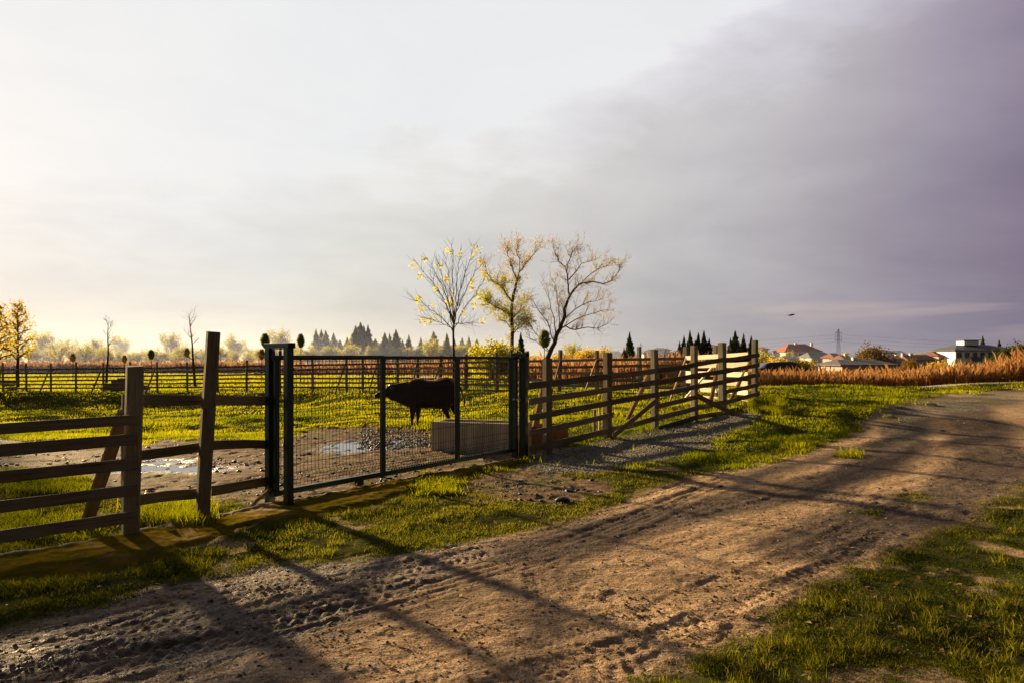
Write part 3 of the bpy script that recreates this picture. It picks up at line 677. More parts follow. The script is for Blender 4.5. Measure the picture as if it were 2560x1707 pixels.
for (x, y), (fx, fy), zt in (((.52, 11.28), (.36, 12.9), 1.1), ((2.8, 13.84), (2.56, 15.35), 1.32), ((4.9, 16.15), (5.1, 17.6), 1.5), ((6.13, 17.55), (5.95, 18.7), 1.5)):
    beam('brace', (fx, fy, gz(fx, fy)-.06), (x, y, zt), .05, .12, M['freshwood'], fr, up=(.7, .7, 0))
beam('stake', (1.55, 12.9, gz(1.55, 12.9)-.1), (1.56, 12.86, .62), .05, .06, M['oldwood'], fr); beam('stake', (1.66, 12.95, gz(1.66, 12.95)-.1), (1.66, 12.95, .75), .03, .14, M['freshwood'], fr)
# ---- sunlit side fence between the two corners
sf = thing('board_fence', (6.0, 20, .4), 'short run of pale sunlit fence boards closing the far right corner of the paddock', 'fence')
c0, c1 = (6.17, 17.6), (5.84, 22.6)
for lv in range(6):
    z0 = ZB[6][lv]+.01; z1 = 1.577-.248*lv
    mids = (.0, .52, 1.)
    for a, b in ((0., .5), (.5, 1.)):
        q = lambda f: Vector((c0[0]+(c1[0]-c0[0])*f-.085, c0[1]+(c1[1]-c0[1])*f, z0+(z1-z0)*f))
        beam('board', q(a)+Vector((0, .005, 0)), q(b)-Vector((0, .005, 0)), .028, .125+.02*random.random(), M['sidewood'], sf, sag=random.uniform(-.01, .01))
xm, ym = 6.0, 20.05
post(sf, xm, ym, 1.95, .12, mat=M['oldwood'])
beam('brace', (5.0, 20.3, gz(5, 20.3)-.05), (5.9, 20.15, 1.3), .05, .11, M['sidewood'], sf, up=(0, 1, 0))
# ---- long far fence
ff = thing('board_fence', (-6.2, 35, -.1), 'long six board fence crossing the far side of the paddock', 'fence')
line = np.array([(5.8, 22.7), (1.9, 26.7), (.97, 27.6), (-2.1, 30.5), (-6.2, 35), (-10.3, 38), (-16, 41), (-23, 43.3), (-32.5, 45), (-48, 47.5)])
ltop = [1.577, 1.47, 1.45, 1.38, 1.28, 1.18, 1.07, .92, .80, .70]; ptop = [1.96, 1.86, 1.84, 1.76, 1.62, 1.5, 1.40, 1.28, 1.24, 1.2]
def on_line(px):
    px = min(px, 1715)
    u = (px-CX)/F
    for i in range(len(line)-1):
        a, b = line[i], line[i+1]; ua, ub = a[0]/a[1], b[0]/b[1]
        if ub <= u <= ua:
            d = b-a; t_ = (a[0]-u*a[1])/(u*d[1]-d[0]); p = a+d*t_
            return p[0], p[1], ltop[i]+(ltop[i+1]-ltop[i])*t_, ptop[i]+(ptop[i+1]-ptop[i])*t_
pxs = [1722, 1598, 1492, 1401, 1318, 1240, 1165, 1102, 1044, 993, 944, 906, 865, 825, 781, 740, 699, 657, 617, 575, 543, 505, 467, 430, 392, 358, 325, 292, 258, 224, 190, 158, 127, 96, 65, 36, 7, -40, -90, -140]
skip = {825, 740, 657, 575, 505, 430, 358, 292, 224, 158, 96, 36}
pxs = [p for p in pxs if p not in skip]
fpts = [on_line(p) for p in pxs]; fpts[0] = (5.8, 22.7, 1.577, 1.96)
for i, (x, y, zt, pt) in enumerate(fpts):
    post(ff, x, y, pt+random.uniform(-.05, .05), .125 if i else .16, lean=(random.uniform(-.05, .05), 0), mat=M['oldwood'])
for lv in range(6):
    i = 0; first = True
    while i < len(fpts)-1:
        j = min(i+(2 if (lv+i) % 2 == 0 or not first else 1), len(fpts)-1); first = False
        a, b = fpts[i], fpts[j]
        if j-i == 2:
            mp_ = fpts[i+1]
            straight = abs((mp_[1]-a[1])*(b[0]-a[0])-(mp_[0]-a[0])*(b[1]-a[1])) < .25
            if not straight: j = i+1; b = fpts[j]
        dn = Vector((-(b[1]-a[1]), b[0]-a[0], 0)).normalized()
        if dn.y > 0: dn = -dn
        off = dn*.075
        beam('board', Vector((a[0], a[1], a[2]-.245*lv))+off, Vector((b[0], b[1], b[2]-.245*lv))+off, .028, .10, M['wood'], ff, n=6, warp=.012)
        i = j
for px, pf in ((127, 98), (258, 226), (392, 362), (865, 836), (944, 920), (1044, 1026), (1102, 1078), (1240, 1200), (1401, 1378), (1492, 1456), (1722, 1672), (7, -12)):
    x, y, zt, pt = on_line(px); yf = y-1.45; xf = (pf-CX)/F*yf
    beam('brace', (xf, yf, gz(xf, yf)-.05), (x-.02, y-.12, zt+.0), .05, .10, M['freshwood'] if px in (1492, 1722, 1102) else M['oldwood'], ff, up=(0, 1, 0))
# ------------------------------------------------------------------ sliding gate
gdir = Vector((.604, .797, 0)); gn = Vector((.797, -.604, 0))
G0 = Vector((-2.575, 7.41, 0))
def gp(s, z, o=0.): return G0+gdir*s+gn*o+Vector((0, 0, z))
def on_gate(px):          # distance along the leaf seen at a photo column
    u = (px-CX)/F; return (G0.x-u*G0.y)/(u*gdir.y-gdir.x)
sR = on_gate(1276); sM1 = on_gate(957); sM2 = on_gate(1143); sE = on_gate(1290)
def tube4(name, p0, p1, a, b, mat, par, up=(0, 0, 1), **k):
    return beam(name, p0, p1, a, b, mat, par, up=up, n=1, warp=0, ch=.004, **k)
gate = thing('sliding_gate', tuple(G0), 'dark green welded mesh sliding gate on small rollers in front of the buffalo', 'gate')
zt0, zt1 = 1.60, 1.60; zb = .115
tube4('top_rail', gp(-.03, 1.597), gp(sM1, 1.60), .05, .052, M['green'], gate); tube4('top_rail', gp(sM1+.004, 1.597), gp(sE+.05, 1.592), .045, .046, M['green'], gate)
tube4('bottom_rail', gp(-.03, .125), gp(sR+.1, .135), .055, .06, M['green'], gate)
for s_, w_ in ((0.02, .055), (sM1, .062), (sM2, .062), (sR, .045)):
    tube4('upright', gp(s_, .156), gp(s_, 1.572), w_, .05, M['green'], gate, up=tuple(gn))
mb = MB(); s_ = sM1+.15
while s_ < sR+.05: mb.box(gp(s_, .168), (.022, .012, .014), R=np.array(Matrix((gdir, gn, (0, 0, 1))).transposed())); s_ += .045
mb.build('gear_rack', M['green'], gate, local=tuple(gate.location))
# welded mesh: paired with three rows of V folds
mb = MB(); foldz = [1.47, .86, .28]; hz = sorted([.19, .245, .315, .46, .62, .79, .86, .93, 1.06, 1.20, 1.34, 1.435, 1.505, 1.56])
def fold(z): return .038*max(0, 1-min(abs(z-f) for f in foldz)/.042)
s_ = .075; vz = [.165]+[z for f in foldz for z in (f-.042, f, f+.042)]+[1.575]; vz.sort()
while s_ < sE:
    mb.tube([gp(s_, z, fold(z)) for z in vz], .0028, 4, False); s_ += .05
for z in [.20, .24, .322, .42, .62, .82, .90, 1.02, 1.22, 1.42, 1.515, 1.555]:
    mb.tube([gp(.05, z, fold(z)), gp(sE, z, fold(z))], .0027, 4, False)
for f in foldz: mb.tube([gp(.05, f, .038), gp(sE, f, .038)], .0025, 4, False)
mb.build('wire_mesh', M['wire'], gate, local=tuple(gate.location))
for px in (898, 1217):
    s_ = on_gate(px); mb = MB(); R = np.array(Matrix((gdir, gn, (0, 0, 1))).transposed())
    c_ = gp(s_, .05)
    mb.tube([c_-gn*.016, c_+gn*.016], .045, 20); mb.build('roller', M['galv'], gate, local=tuple(gate.location))
    mb = MB(); mb.box(gp(s_, .075, .024), (.10, .006, .075), R); mb.box(gp(s_, .075, -.024), (.10, .006, .075), R); mb.box(gp(s_, .098), (.10, .05, .008), R)
    mb.build('roller_bracket', M['green'], gate, local=tuple(gate.location))
# guide portals at both ends
def portal(s0, ht, gap, label, gb=None):
    gb = gb or gap
    pr_ = thing('gate_portal', tuple(gp(s0, 0)), label, 'gate post')
    zb0 = gz(gp(s0, 0).x, gp(s0, 0).y)-.06
    for o in (-gb, gap): tube4('post', gp(s0, zb0, o), gp(s0, ht-.03, o), .078, .078, M['green'], pr_, up=tuple(gdir))
    tube4('cap_beam', gp(s0, ht, -gb-.055), gp(s0, ht, gap+.055), .085, .055, M['green'], pr_)
    R = np.array(Matrix((gdir, gn, (0, 0, 1))).transposed()); mb = MB()
    mb.box(gp(s0, ht, gap+.0565), (.088, .006, .058), R); mb.build('end_cap', M['rubber'], pr_, local=tuple(pr_.location))
    if ht > 1.7: mb = MB(); mb.tube([gp(s0, 1.69, -gb), gp(s0, 1.69, gap)], .005, 6); mb.build('guide_rod', M['galv'], pr_, local=tuple(pr_.location))
    for o in (-.02, .10) if ht > 1.7 else (-.037, .037):
        if ht < 1.7 and o < 0: continue
        zz = 1.632 if ht > 1.7 else 1.60; oo = o if ht > 1.7 else .04
        mb = MB(); mb.tube([gp(s0, zz-.02, oo), gp(s0, zz+.038, oo)], .017, 12); mb.build('guide_roller', M['blue'], pr_, local=tuple(pr_.location))
        mb = MB(); mb.tube([gp(s0, zz+.038, oo), gp(s0, zz+.085, oo)], .006, 8); mb.tube([gp(s0, zz+.05, oo), gp(s0, zz+.064, oo)], .012, 6); mb.build('bolt', M['galv'], pr_, local=tuple(pr_.location))
    return pr_
portal(0.0, 1.725, .25, 'tall dark green portal with two blue guide rollers at the left end of the gate', .09)
pe = portal(sE+.1, 1.645, .10, 'shorter dark green portal at the right end of the gate beside the board fence')
tube4('latch_post', gp(sE+.03, -.03, -.02), gp(sE+.03, 1.6, -.02), .035, .05, M['green'], pe)
beam('timber_post', gp(sE+.18, -.1, 0.0), gp(sE+.18, 1.60, .0), .10, .09, M['wood'], pe, up=tuple(gdir))
mb = MB(); mb.box(gp(sE+.06, .93, .0), (.10, .16, .02), np.array(Matrix((gdir, gn, (0, 0, 1))).transposed())); mb.build('latch', M['galv'], pe, local=tuple(pe.location))
# ------------------------------------------------------------------ troughs
def trough(name, a, b, depth, zt, zb, wall, mat, label, wm=None):
    a = Vector((*a, 0)); b = Vector((*b, 0)); d = (b-a); L = d.length; d.normalize(); n_ = Vector((-d.y, d.x, 0))
    tr = thing(name, (a.x, a.y, zb), label, 'trough')
    R = np.array(Matrix((d, n_, (0, 0, 1))).transposed()); H = zt-zb
    import bmesh
    def wallbox(c, sz, nm):
        bm = bmesh.new(); bmesh.ops.create_cube(bm, size=1); bmesh.ops.scale(bm, vec=sz, verts=bm.verts)
        bmesh.ops.bevel(bm, geom=bm.edges[:], offset=.012, segments=2, affect='EDGES')
        me = bpy.data.meshes.new(nm); bm.to_mesh(me); bm.free(); me.materials.append(mat)
        o = obj(nm, me, tr); o.matrix_local = Matrix.Translation(Vector(c)-tr.location) @ Matrix(R.tolist()).to_4x4()
        for v in me.vertices: v.co.z += H/2
        o.location.z -= H/2
    m = (a+b)/2; zc = (zt+zb)/2
    wallbox(m+n_*wall/2+Vector((0, 0, zc)), (L, wall, H), 'front_wall')
    wallbox(m+n_*(depth-wall/2)+Vector((0, 0, zc)), (L, wall, H), 'back_wall')
    for s in (a+d*wall/2, b-d*wall/2): wallbox(s+n_*depth/2+Vector((0, 0, zc-.003)), (wall, depth-2*wall-.004, H-.006), 'end_wall')
    mb = MB(); c = m+n_*depth/2+Vector((0, 0, zt-.12)); mb.box(c, (L-2*wall, depth-2*wall, .01), R)
    mb.build('water_surface', M['water'], tr, local=tuple(tr.location))
trough('concrete_trough', (-1.41, 11.9), (.17, 11.42), .62, .485, -.10, .09, M['concrete'], 'low grey concrete trough with stained front standing in mud behind the gate')
trough('rusty_trough', (.24, 12.0), (1.0, 12.08), .55, .385, -.06, .03, M['rust'], 'rust brown trough behind the right fence next to the concrete trough')
# ------------------------------------------------------------------ small things on the ground
x, y = g2w(420, 1334)
mb = MB(); V = []
for i in range(7):
    a = i/6*3.0; mb.quad((math.cos(a)*.03, math.sin(a)*.02, .015+.05*math.sin(a)), (math.cos(a+.5)*.032, math.sin(a+.5)*.02, .012+.05*math.sin(a+.5)), (math.cos(a+.5)*.028+.01, math.sin(a+.5)*.02+.035, .004), (math.cos(a)*.026+.01, math.sin(a)*.02+.03, .006))
o = mb.build('crumpled_scrap', M['paper']); o.location = (x, y, gz(x, y)+.05); tag(o, 'small white crumpled scrap lying on the concrete strip below the rail fence', 'litter')
def stone_obj(px, py, r, name, label, mat, fl=.6):
    x, y = g2w(px, py); V = ICO*np.array([r*1.4, r, r*fl])*(1+.3*(rng.random((12, 1))-.5))
    me = npmesh(name, V, ICF, [mat], False, {'tint': np.full(12, .1)}); o = obj(name, me); o.location = (x, y, gz(x, y)+r*fl*.35)
    md = o.modifiers.new('s', 'SUBSURF'); md.levels = md.render_levels = 1; tag(o, label, 'stone')
stone_obj(768, 1273, .055, 'stone', 'flat dark stone beside the foot of the left gate portal', M['clod'], .35)
stone_obj(1406, 1255, .085, 'mud_lump', 'large black lump of mud on the verge left of the road', M['clod'], .6)
stone_obj(1802, 1214, .035, 'stone', 'small dark stone lying alone near the top of the dirt road edge', M['clod'], .6)
stone_obj(2356, 1077, .05, 'stone', 'single dark stone on the sunlit bend of the dirt road', M['clod'], .5)
# timber stacks behind the far fence
def stack(px0, px1, dpt, ztop, n, label):
    x0, x1 = (px0-CX)/F*dpt, (px1-CX)/F*dpt; zg = gz((x0+x1)/2, dpt)
    s = thing('timber_stack', ((x0+x1)/2, dpt, zg), label, 'timber stack', 'low timber stacks behind the far fence')
    for i in range(n):
        z = zg+.12+(ztop-zg)*i/n; e = random.uniform(0, .6)
        beam('plank', (x0+e+i*.25, dpt, z), (x1-random.uniform(0, .6)-(.4*i), dpt+random.uniform(-.2, .2), z), .5, .16, M['wood'], s)
stack(246, 384, 44.6+1.6, .15, 5, 'low stack of dark planks behind the far fence left of the first near post')
stack(4, 36, 47.5, -.05, 3, 'small stack of planks behind the far fence at the left edge')
# ------------------------------------------------------------------ water buffalo
def ring(cx, zc, hw, hh, n=18, flat=1., y0=0, tilt=0):
    a = np.linspace(0, 2*math.pi, n, endpoint=False)
    yy = np.sign(np.cos(a))*np.abs(np.cos(a))**.85*hw; zz = np.sin(a)*hh
    return np.stack([cx+zz*math.sin(tilt), y0+yy, zc+zz*math.cos(tilt)], -1)
def loft(mb, rings):
    n = len(rings[0]); m = len(rings); V = np.concatenate(rings)
    Q = [(i*n+k, i*n+(k+1) % n, (i+1)*n+(k+1) % n, (i+1)*n+k) for i in range(m-1) for k in range(n)]
    c0 = V[:n].mean(0); c1 = V[-n:].mean(0); V = np.vstack([V, c0, c1])
    T = [(m*n, (k+1) % n, k) for k in range(n)]+[(m*n+1, (m-1)*n+k, (m-1)*n+(k+1) % n) for k in range(n)]
    mb.add(V, T, Q)
M['coat'] = leafmat('brown_hair', (.015, .009, .006), (.10, .045, .018), .3)
BD = 16.8
bpos = P(1036, 1063, BD); bz = gz(bpos.x+.5, BD+.1)
u_ = BD/F/4.2*1.05   # metres per pixel of my enlarged view
def bx(x): return (x-470)*u_          # local X: + towards the tail
def bzz(y): return (770-y)*u_
buf = thing('water_buffalo', (bpos.x, BD, bz), 'dark brown water buffalo standing behind the gate with head stretched to the left', 'buffalo', rz=math.radians(7))
mb = MB()
trunk = [(300,412,50,.10),(345,418,68,.12),(390,430,102,.17),(430,432,140,.22),(480,432,155,.245),(540,428,152,.27),(600,436,142,.30),(660,436,142,.315),(720,435,155,.305),(775,422,160,.275),(825,418,145,.24),(870,425,112,.19),(905,440,75,.11),(918,445,40,.06)]
rings = []
for x, cy_, hh, hw in trunk: rings.append(ring(bx(x), bzz(cy_), hw, hh*u_))
loft(mb, rings)
loft(mb, [ring(bx(x), bzz(y), hw, hh*u_) for x, y, hh, hw in ((470,310,20,.03),(500,300,26,.05),(545,295,24,.05),(585,315,14,.03))])  # withers
loft(mb, [ring(bx(x), bzz(y), hw, hh*u_) for x, y, hh, hw in ((660,305,12,.04),(720,292,20,.08),(770,290,26,.10),(830,315,26,.09),(870,345,18,.06))])
# neck and head, reaching forward and a little down
loft(mb, [ring(bx(x), bzz(y), hw, hh*u_, tilt=tl) for x, y, hh, hw, tl in ((195,405,56,.08,0),(240,414,80,.095,0),(290,420,92,.12,0),(345,428,112,.15,0),(400,436,130,.19,0),(440,436,134,.21,0))])
loft(mb, [ring(bx(x), bzz(y), hw, hh*u_, tilt=tl) for x, y, hh, hw, tl in ((80,448,16,.035,.2),(90,450,32,.055,.25),(115,442,38,.062,.3),(150,428,46,.070,.35),(190,412,62,.088,.35),(225,402,66,.095,.3),(262,402,60,.09,.2))])
def leg(pts, y0):
    # pts: x, y(down), halfwidth fore-aft, halfwidth across
    V = []
    for x, y, rx, ry in pts:
        a = np.linspace(0, 2*math.pi, 12, endpoint=False)
        V.append(np.stack([bx(x)+np.cos(a)*rx*u_*1.06, y0+np.sin(a)*ry*1.05, np.full(12, bzz(y))], -1))
    loft(mb, V)
leg([(468,520,50,.07),(456,585,36,.062),(450,640,22,.048),(448,672,18,.042),(446,700,12,.034),(446,735,12,.032),(445,750,16,.042),(441,771,18,.045)], -.13)
leg([(496,520,46,.07),(506,590,32,.06),(504,650,20,.046),(502,680,17,.040),(499,710,12,.033),(499,738,12,.032),(498,752,16,.042),(494,771,18,.045)], .13)
leg([(800,480,70,.09),(780,560,48,.08),(778,610,30,.06),(800,650,22,.046),(806,665,20,.042),(800,700,15,.034),(795,735,15,.032),(790,750,19,.042),(786,770,22,.045)], -.13)
leg([(850,480,62,.09),(858,560,42,.08),(868,610,28,.06),(888,645,20,.046),(892,662,18,.042),(888,700,15,.034),(884,735,14,.032),(880,750,18,.042),(876,770,20,.045)], .14)
body = mb.build('body', M['hide'], buf, True)
rm = body.modifiers.new('r', 'REMESH'); rm.mode = 'VOXEL'; rm.voxel_size = .011; rm.use_smooth_shade = True
sm = body.modifiers.new('s', 'SMOOTH'); sm.iterations = 7; sm.factor = .6
# shaggy winter coat standing off the outline
mb = MB(); n = 9000; tr_ = np.array(trunk, float); f = rng.random(n)*(len(tr_)-1); i0 = f.astype(int); g = (f-i0)[:, None]; sec_ = tr_[i0]*(1-g)+tr_[np.minimum(i0+1, len(tr_)-1)]*g
a = rng.random(n)*2*math.pi; cx = bx(sec_[:, 0]); hh_ = sec_[:, 2]*u_; hw_ = sec_[:, 3]
base = np.stack([cx, np.sign(np.cos(a))*np.abs(np.cos(a))**.85*hw_*.97, bzz(sec_[:, 1])+np.sin(a)*hh_*.97], -1)
out = np.stack([np.full(n, .5), np.cos(a)*.5, np.sin(a)*.7-.1], -1)+rng.normal(0, .25, (n, 3)); out *= (.02+.022*rng.random((n, 1)))
sd0_ = rng.normal(0, 1, (n, 3)); sd0_ *= .003/np.linalg.norm(sd0_, axis=1)[:, None]
mb.add(np.stack([base-sd0_, base+sd0_, base+out], 1).reshape(-1, 3), np.arange(n*3).reshape(n, 3)); mb.build('coat_hair', M['coat'], buf)
for sd_ in (-1, 1):
    mb = MB(); mb.tube([(bx(222), sd_*.06, bzz(352)), (bx(240), sd_*.13, bzz(342)), (bx(272), sd_*.17, bzz(338)), (bx(302), sd_*.17, bzz(332)), (bx(322), sd_*.14, bzz(318))], [.026, .025, .02, .013, .003], 8)
    mb.build('horn', M['horn'], buf, True)
    mb = MB(); q = [(bx(240), sd_*.08, bzz(372)), (bx(262), sd_*.16, bzz(380)), (bx(280), sd_*.21, bzz(392))]
    mb.tube(q, [.02, .038, .006], 8); mb.build('ear', M['hide'], buf, True)
    mb = MB(); mb.tube([(bx(178), sd_*.078, bzz(398)), (bx(178), sd_*.092, bzz(398))], [.012, .006], 8); mb.build('eye', M['rubber'], buf, True)
mb = MB(); mb.tube([(bx(900), 0, bzz(345)), (bx(925), 0, bzz(370)), (bx(945), 0, bzz(420)), (bx(960), 0, bzz(470)), (bx(968), 0, bzz(500))], [.03, .02, .015, .013, .013], 8)
tl = mb.build('tail', M['hide'], buf, True)
mb = MB()
for i in range(40):
    a = random.random()*6.28; r = random.random()*.02
    mb.tube([(bx(966)+math.cos(a)*r*.5, math.sin(a)*r*.5, bzz(480)), (bx(970)+math.cos(a)*r*1.6, math.sin(a)*r*1.6, bzz(520)), (bx(968)+math.cos(a)*r, math.sin(a)*r, bzz(random.uniform(545, 580)))], [.004, .004, .001], 3)
mb.build('tail_tuft', M['hide'], tl, True)
# ------------------------------------------------------------------ bird gliding over the reeds
bp = P(1978, 788, 26)
bird = thing('bird', tuple(bp), 'black and white long tailed bird flying above the reeds', 'bird', rz=math.radians(5)); bird.rotation_euler[1] = math.radians(-13)
mb = MB(); loft(mb, [ring(x, 0, r, r*.85, 10) for x, r in ((-.11, .008), (-.07, .026), (0, .04), (.06, .038), (.10, .026), (.13, .022), (.155, .006), (.175, .002))])
mb.build('body', M['feather'], bird, True)
mb = MB(); mb.quad((-.08, -.012, .004), (-.08, .012, .004), (-.27, .010, -.006), (-.27, -.010, -.006)); mb.quad((-.08, -.009, 0), (-.08, .009, 0), (-.22, .02, -.004), (-.22, -.02, -.004))
mb.build('tail', M['feather'], bird)
for s in (-1, 1):
    mb = MB(); P_ = [(.07, .02), (.06, .14), (.02, .22), (-.05, .27), (-.07, .20), (-.06, .10), (-.04, .02)]
    V = [(x, s*y, .01+.06*y*(1 if s > 0 else .6)) for x, y in P_]; mb.add(V, [(0, i, i+1) for i in range(1, 6)]); mb.build('wing', M['feather'], bird)
    mb = MB(); V = [(x*.8-.005, s*(y*.5+.03), .0045+.045*(y*.5+.03)) for x, y in P_]; mb.add(V, [(0, i, i+1) for i in range(1, 6)]); mb.build('wing_patch', M['feather_w'], bird)
# ------------------------------------------------------------------ trees
def curve_pts(p, d, L, n, wob, upb=0., rnd=random):
    pts = [Vector(p)]; d = Vector(d).normalized(); st_ = L/n
    for i in range(n):
        d = (d+Vector((rnd.gauss(0, wob), rnd.gauss(0, wob), rnd.gauss(0, wob)+upb))).normalized()
        pts.append(pts[-1]+d*st_)
    return pts, d
def leaf_quads(mb, pts, size, tint0=.5, spread=.0, asp=.5, droop=0.):
    """small leaf faces, randomly turned"""
    n = len(pts)
    if not n: return
    Pp = np.array([tuple(p) for p in pts])+rng.normal(0, 1, (n, 3))*spread
    a = rng.normal(0, 1, (n, 3)); a[:, 2] -= droop; a /= np.linalg.norm(a, axis=1)[:, None]
    b = rng.normal(0, 1, (n, 3)); b -= (a*b).sum(1)[:, None]*a; b /= np.linalg.norm(b, axis=1)[:, None]
    s = size*(.6+.8*rng.random((n, 1)))
    V = np.stack([Pp, Pp+a*s*.5+b*s*asp*.5, Pp+a*s, Pp+a*s*.5-b*s*asp*.5], 1).reshape(-1, 3)
    Q = np.arange(n*4).reshape(n, 4)
    mb.add(V, None, Q, np.repeat(np.clip(tint0+rng.normal(0, .25, n), 0, 1), 4))
def grow(mb, p, d, L, r, lev, spec, tips):
    n = spec['seg'][lev]; pts, dd = curve_pts(p, d, L, n, spec['wob'][lev], spec['up'][lev])
    rr = [r*(1-.75*i/n) for i in range(n+1)]
    mb.tube(pts, rr, 5 if r > .02 else 3, False)
    if lev >= spec['levels']-1:
        tips += [pts[i] for i in range(n//2, n+1)]; return
    k = spec['kids'][lev]
    for j in range(k):
        f = spec['from'][lev]+(1-spec['from'][lev])*(j+random.random()*.8)/k; f = min(f, .98); i = int(f*n); q = pts[i].lerp(pts[min(i+1, n)], f*n-i)
        ax = (pts[min(i+1, n)]-pts[i]).normalized(); side = ax.orthogonal().normalized(); side.rotate(Matrix.Rotation(random.random()*6.283, 3, ax))
        an = math.radians(random.uniform(*spec['ang'][lev])); nd = ax*math.cos(an)+side*math.sin(an)
        grow(mb, q, nd, L*random.uniform(*spec['len'][lev])*(1.1-f*.5), max(rr[i]*.6, spec['rmin']), lev+1, spec, tips)
def tree_root(name, X, Y, label, group=None, z=None, sc=1, rz=0):
    return thing(name, (X, Y, (tz(X, Y) if z is None else z)-.03), label, 'tree', group, rz, sc)
def at(px, Y): return ((px-CX)/F*Y, Y)
# young tree with a few yellow leaves left
def young_tree():
    Y = 36; X, _ = at(1134, Y); r = tree_root('young_tree', X, Y, 'slender young tree with few yellow leaf clusters, left of the two bigger trees')
    z0 = r.location.z; fork = P(1134, 824, Y).z-z0
    mb = MB(); mb.tube([(0, 0, 0), (.01, 0, fork*.5), (-.02, 0, fork+.05)], [.075, .062, .055], 8); mb.build('trunk', M['bark'], r, True)
    tw = MB(); tips = []; spec = dict(seg=[10, 7, 4], wob=[.05, .07, .1], up=[.035, .05, .04], kids=[6, 3], levels=3, ang=[(18, 38), (20, 45)], len=[(.3, .55), (.3, .6)], **{'from': [.3, .3]}, rmin=.006)
    targets = [(1028, 735), (1048, 655), (1072, 640), (1110, 618), (1150, 622), (1185, 612), (1205, 650), (1208, 700), (1085, 690), (1165, 660), (1130, 600), (1060, 790), (1180, 800), (1100, 650)]
    for i, (tx, ty) in enumerate(targets):
        tp = P(tx, HY-(HY-ty)*.955, Y)-r.location; tp.y = random.uniform(-1.5, 1.5)*(.6 if i < 8 else 1.2)
        p0 = Vector((0, 0, fork-random.uniform(-.35, .25))); n = 12; pts = []
        for k in range(n+1):
            f = k/n; q = p0.lerp(tp, f); q.z = p0.z+(tp.z-p0.z)*(f**.85 if ty < 760 else f**.6); q.x = p0.x+(tp.x-p0.x)*(f**1.25 if ty < 760 else f)
            q += Vector((random.gauss(0, .03), random.gauss(0, .03), random.gauss(0, .02)))*(k > 0); pts.append(q)
        tw.tube(pts, [.026*(1-.75*k/n) for k in range(n+1)], 4, False)
        for k in range(3, n+1):
            for _ in range(2):
                ax = (pts[min(k, n)]-pts[k-1]).normalized(); side = ax.orthogonal().normalized(); side.rotate(Matrix.Rotation(random.random()*6.283, 3, ax))
                nd = ax*.85+side*.5; ps, _d = curve_pts(pts[k], nd, random.uniform(.4, 1.3)*(1.2-k/n*.6), 5, .08, .06)
                tw.tube(ps, [.009, .008, .007, .006, .005, .004], 3, False); tips.append(ps[-1]); tips.append(ps[3])
        tips.append(pts[-1])
    tw.build('branches', M['twig'], r)
    lf = MB()
    cl = [(1037,660),(1060,641),(1121,623),(1152,624),(1189,609),(1197,631),(1202,649),(1105,654),(1043,688),(1189,692),(1119,692),(1089,718),(1125,731),(1190,715),(1039,739),(1050,759),(1078,760),(1203,737),(1201,757),(1080,797),(1212,795),(1060,803),(1125,757),(1163,782),(1085,790),(1208,690)]
    for cx_, cy_ in cl:
        c = P(cx_, HY-(HY-cy_)*.975, Y)-r.location; c.y = random.uniform(-.8, .8)
        tip = min(tips, key=lambda q: (q-c).length); c = tip.lerp(c, .5)
        leaf_quads(lf, [c+Vector((random.gauss(0, .09), random.gauss(0, .09), random.gauss(-.03, .10))) for _ in range(random.randint(16, 40))], .14, .6, 0, .55, .5)
    lf.build('leaves', M['leaf_yellow'], r); return r
young_tree()
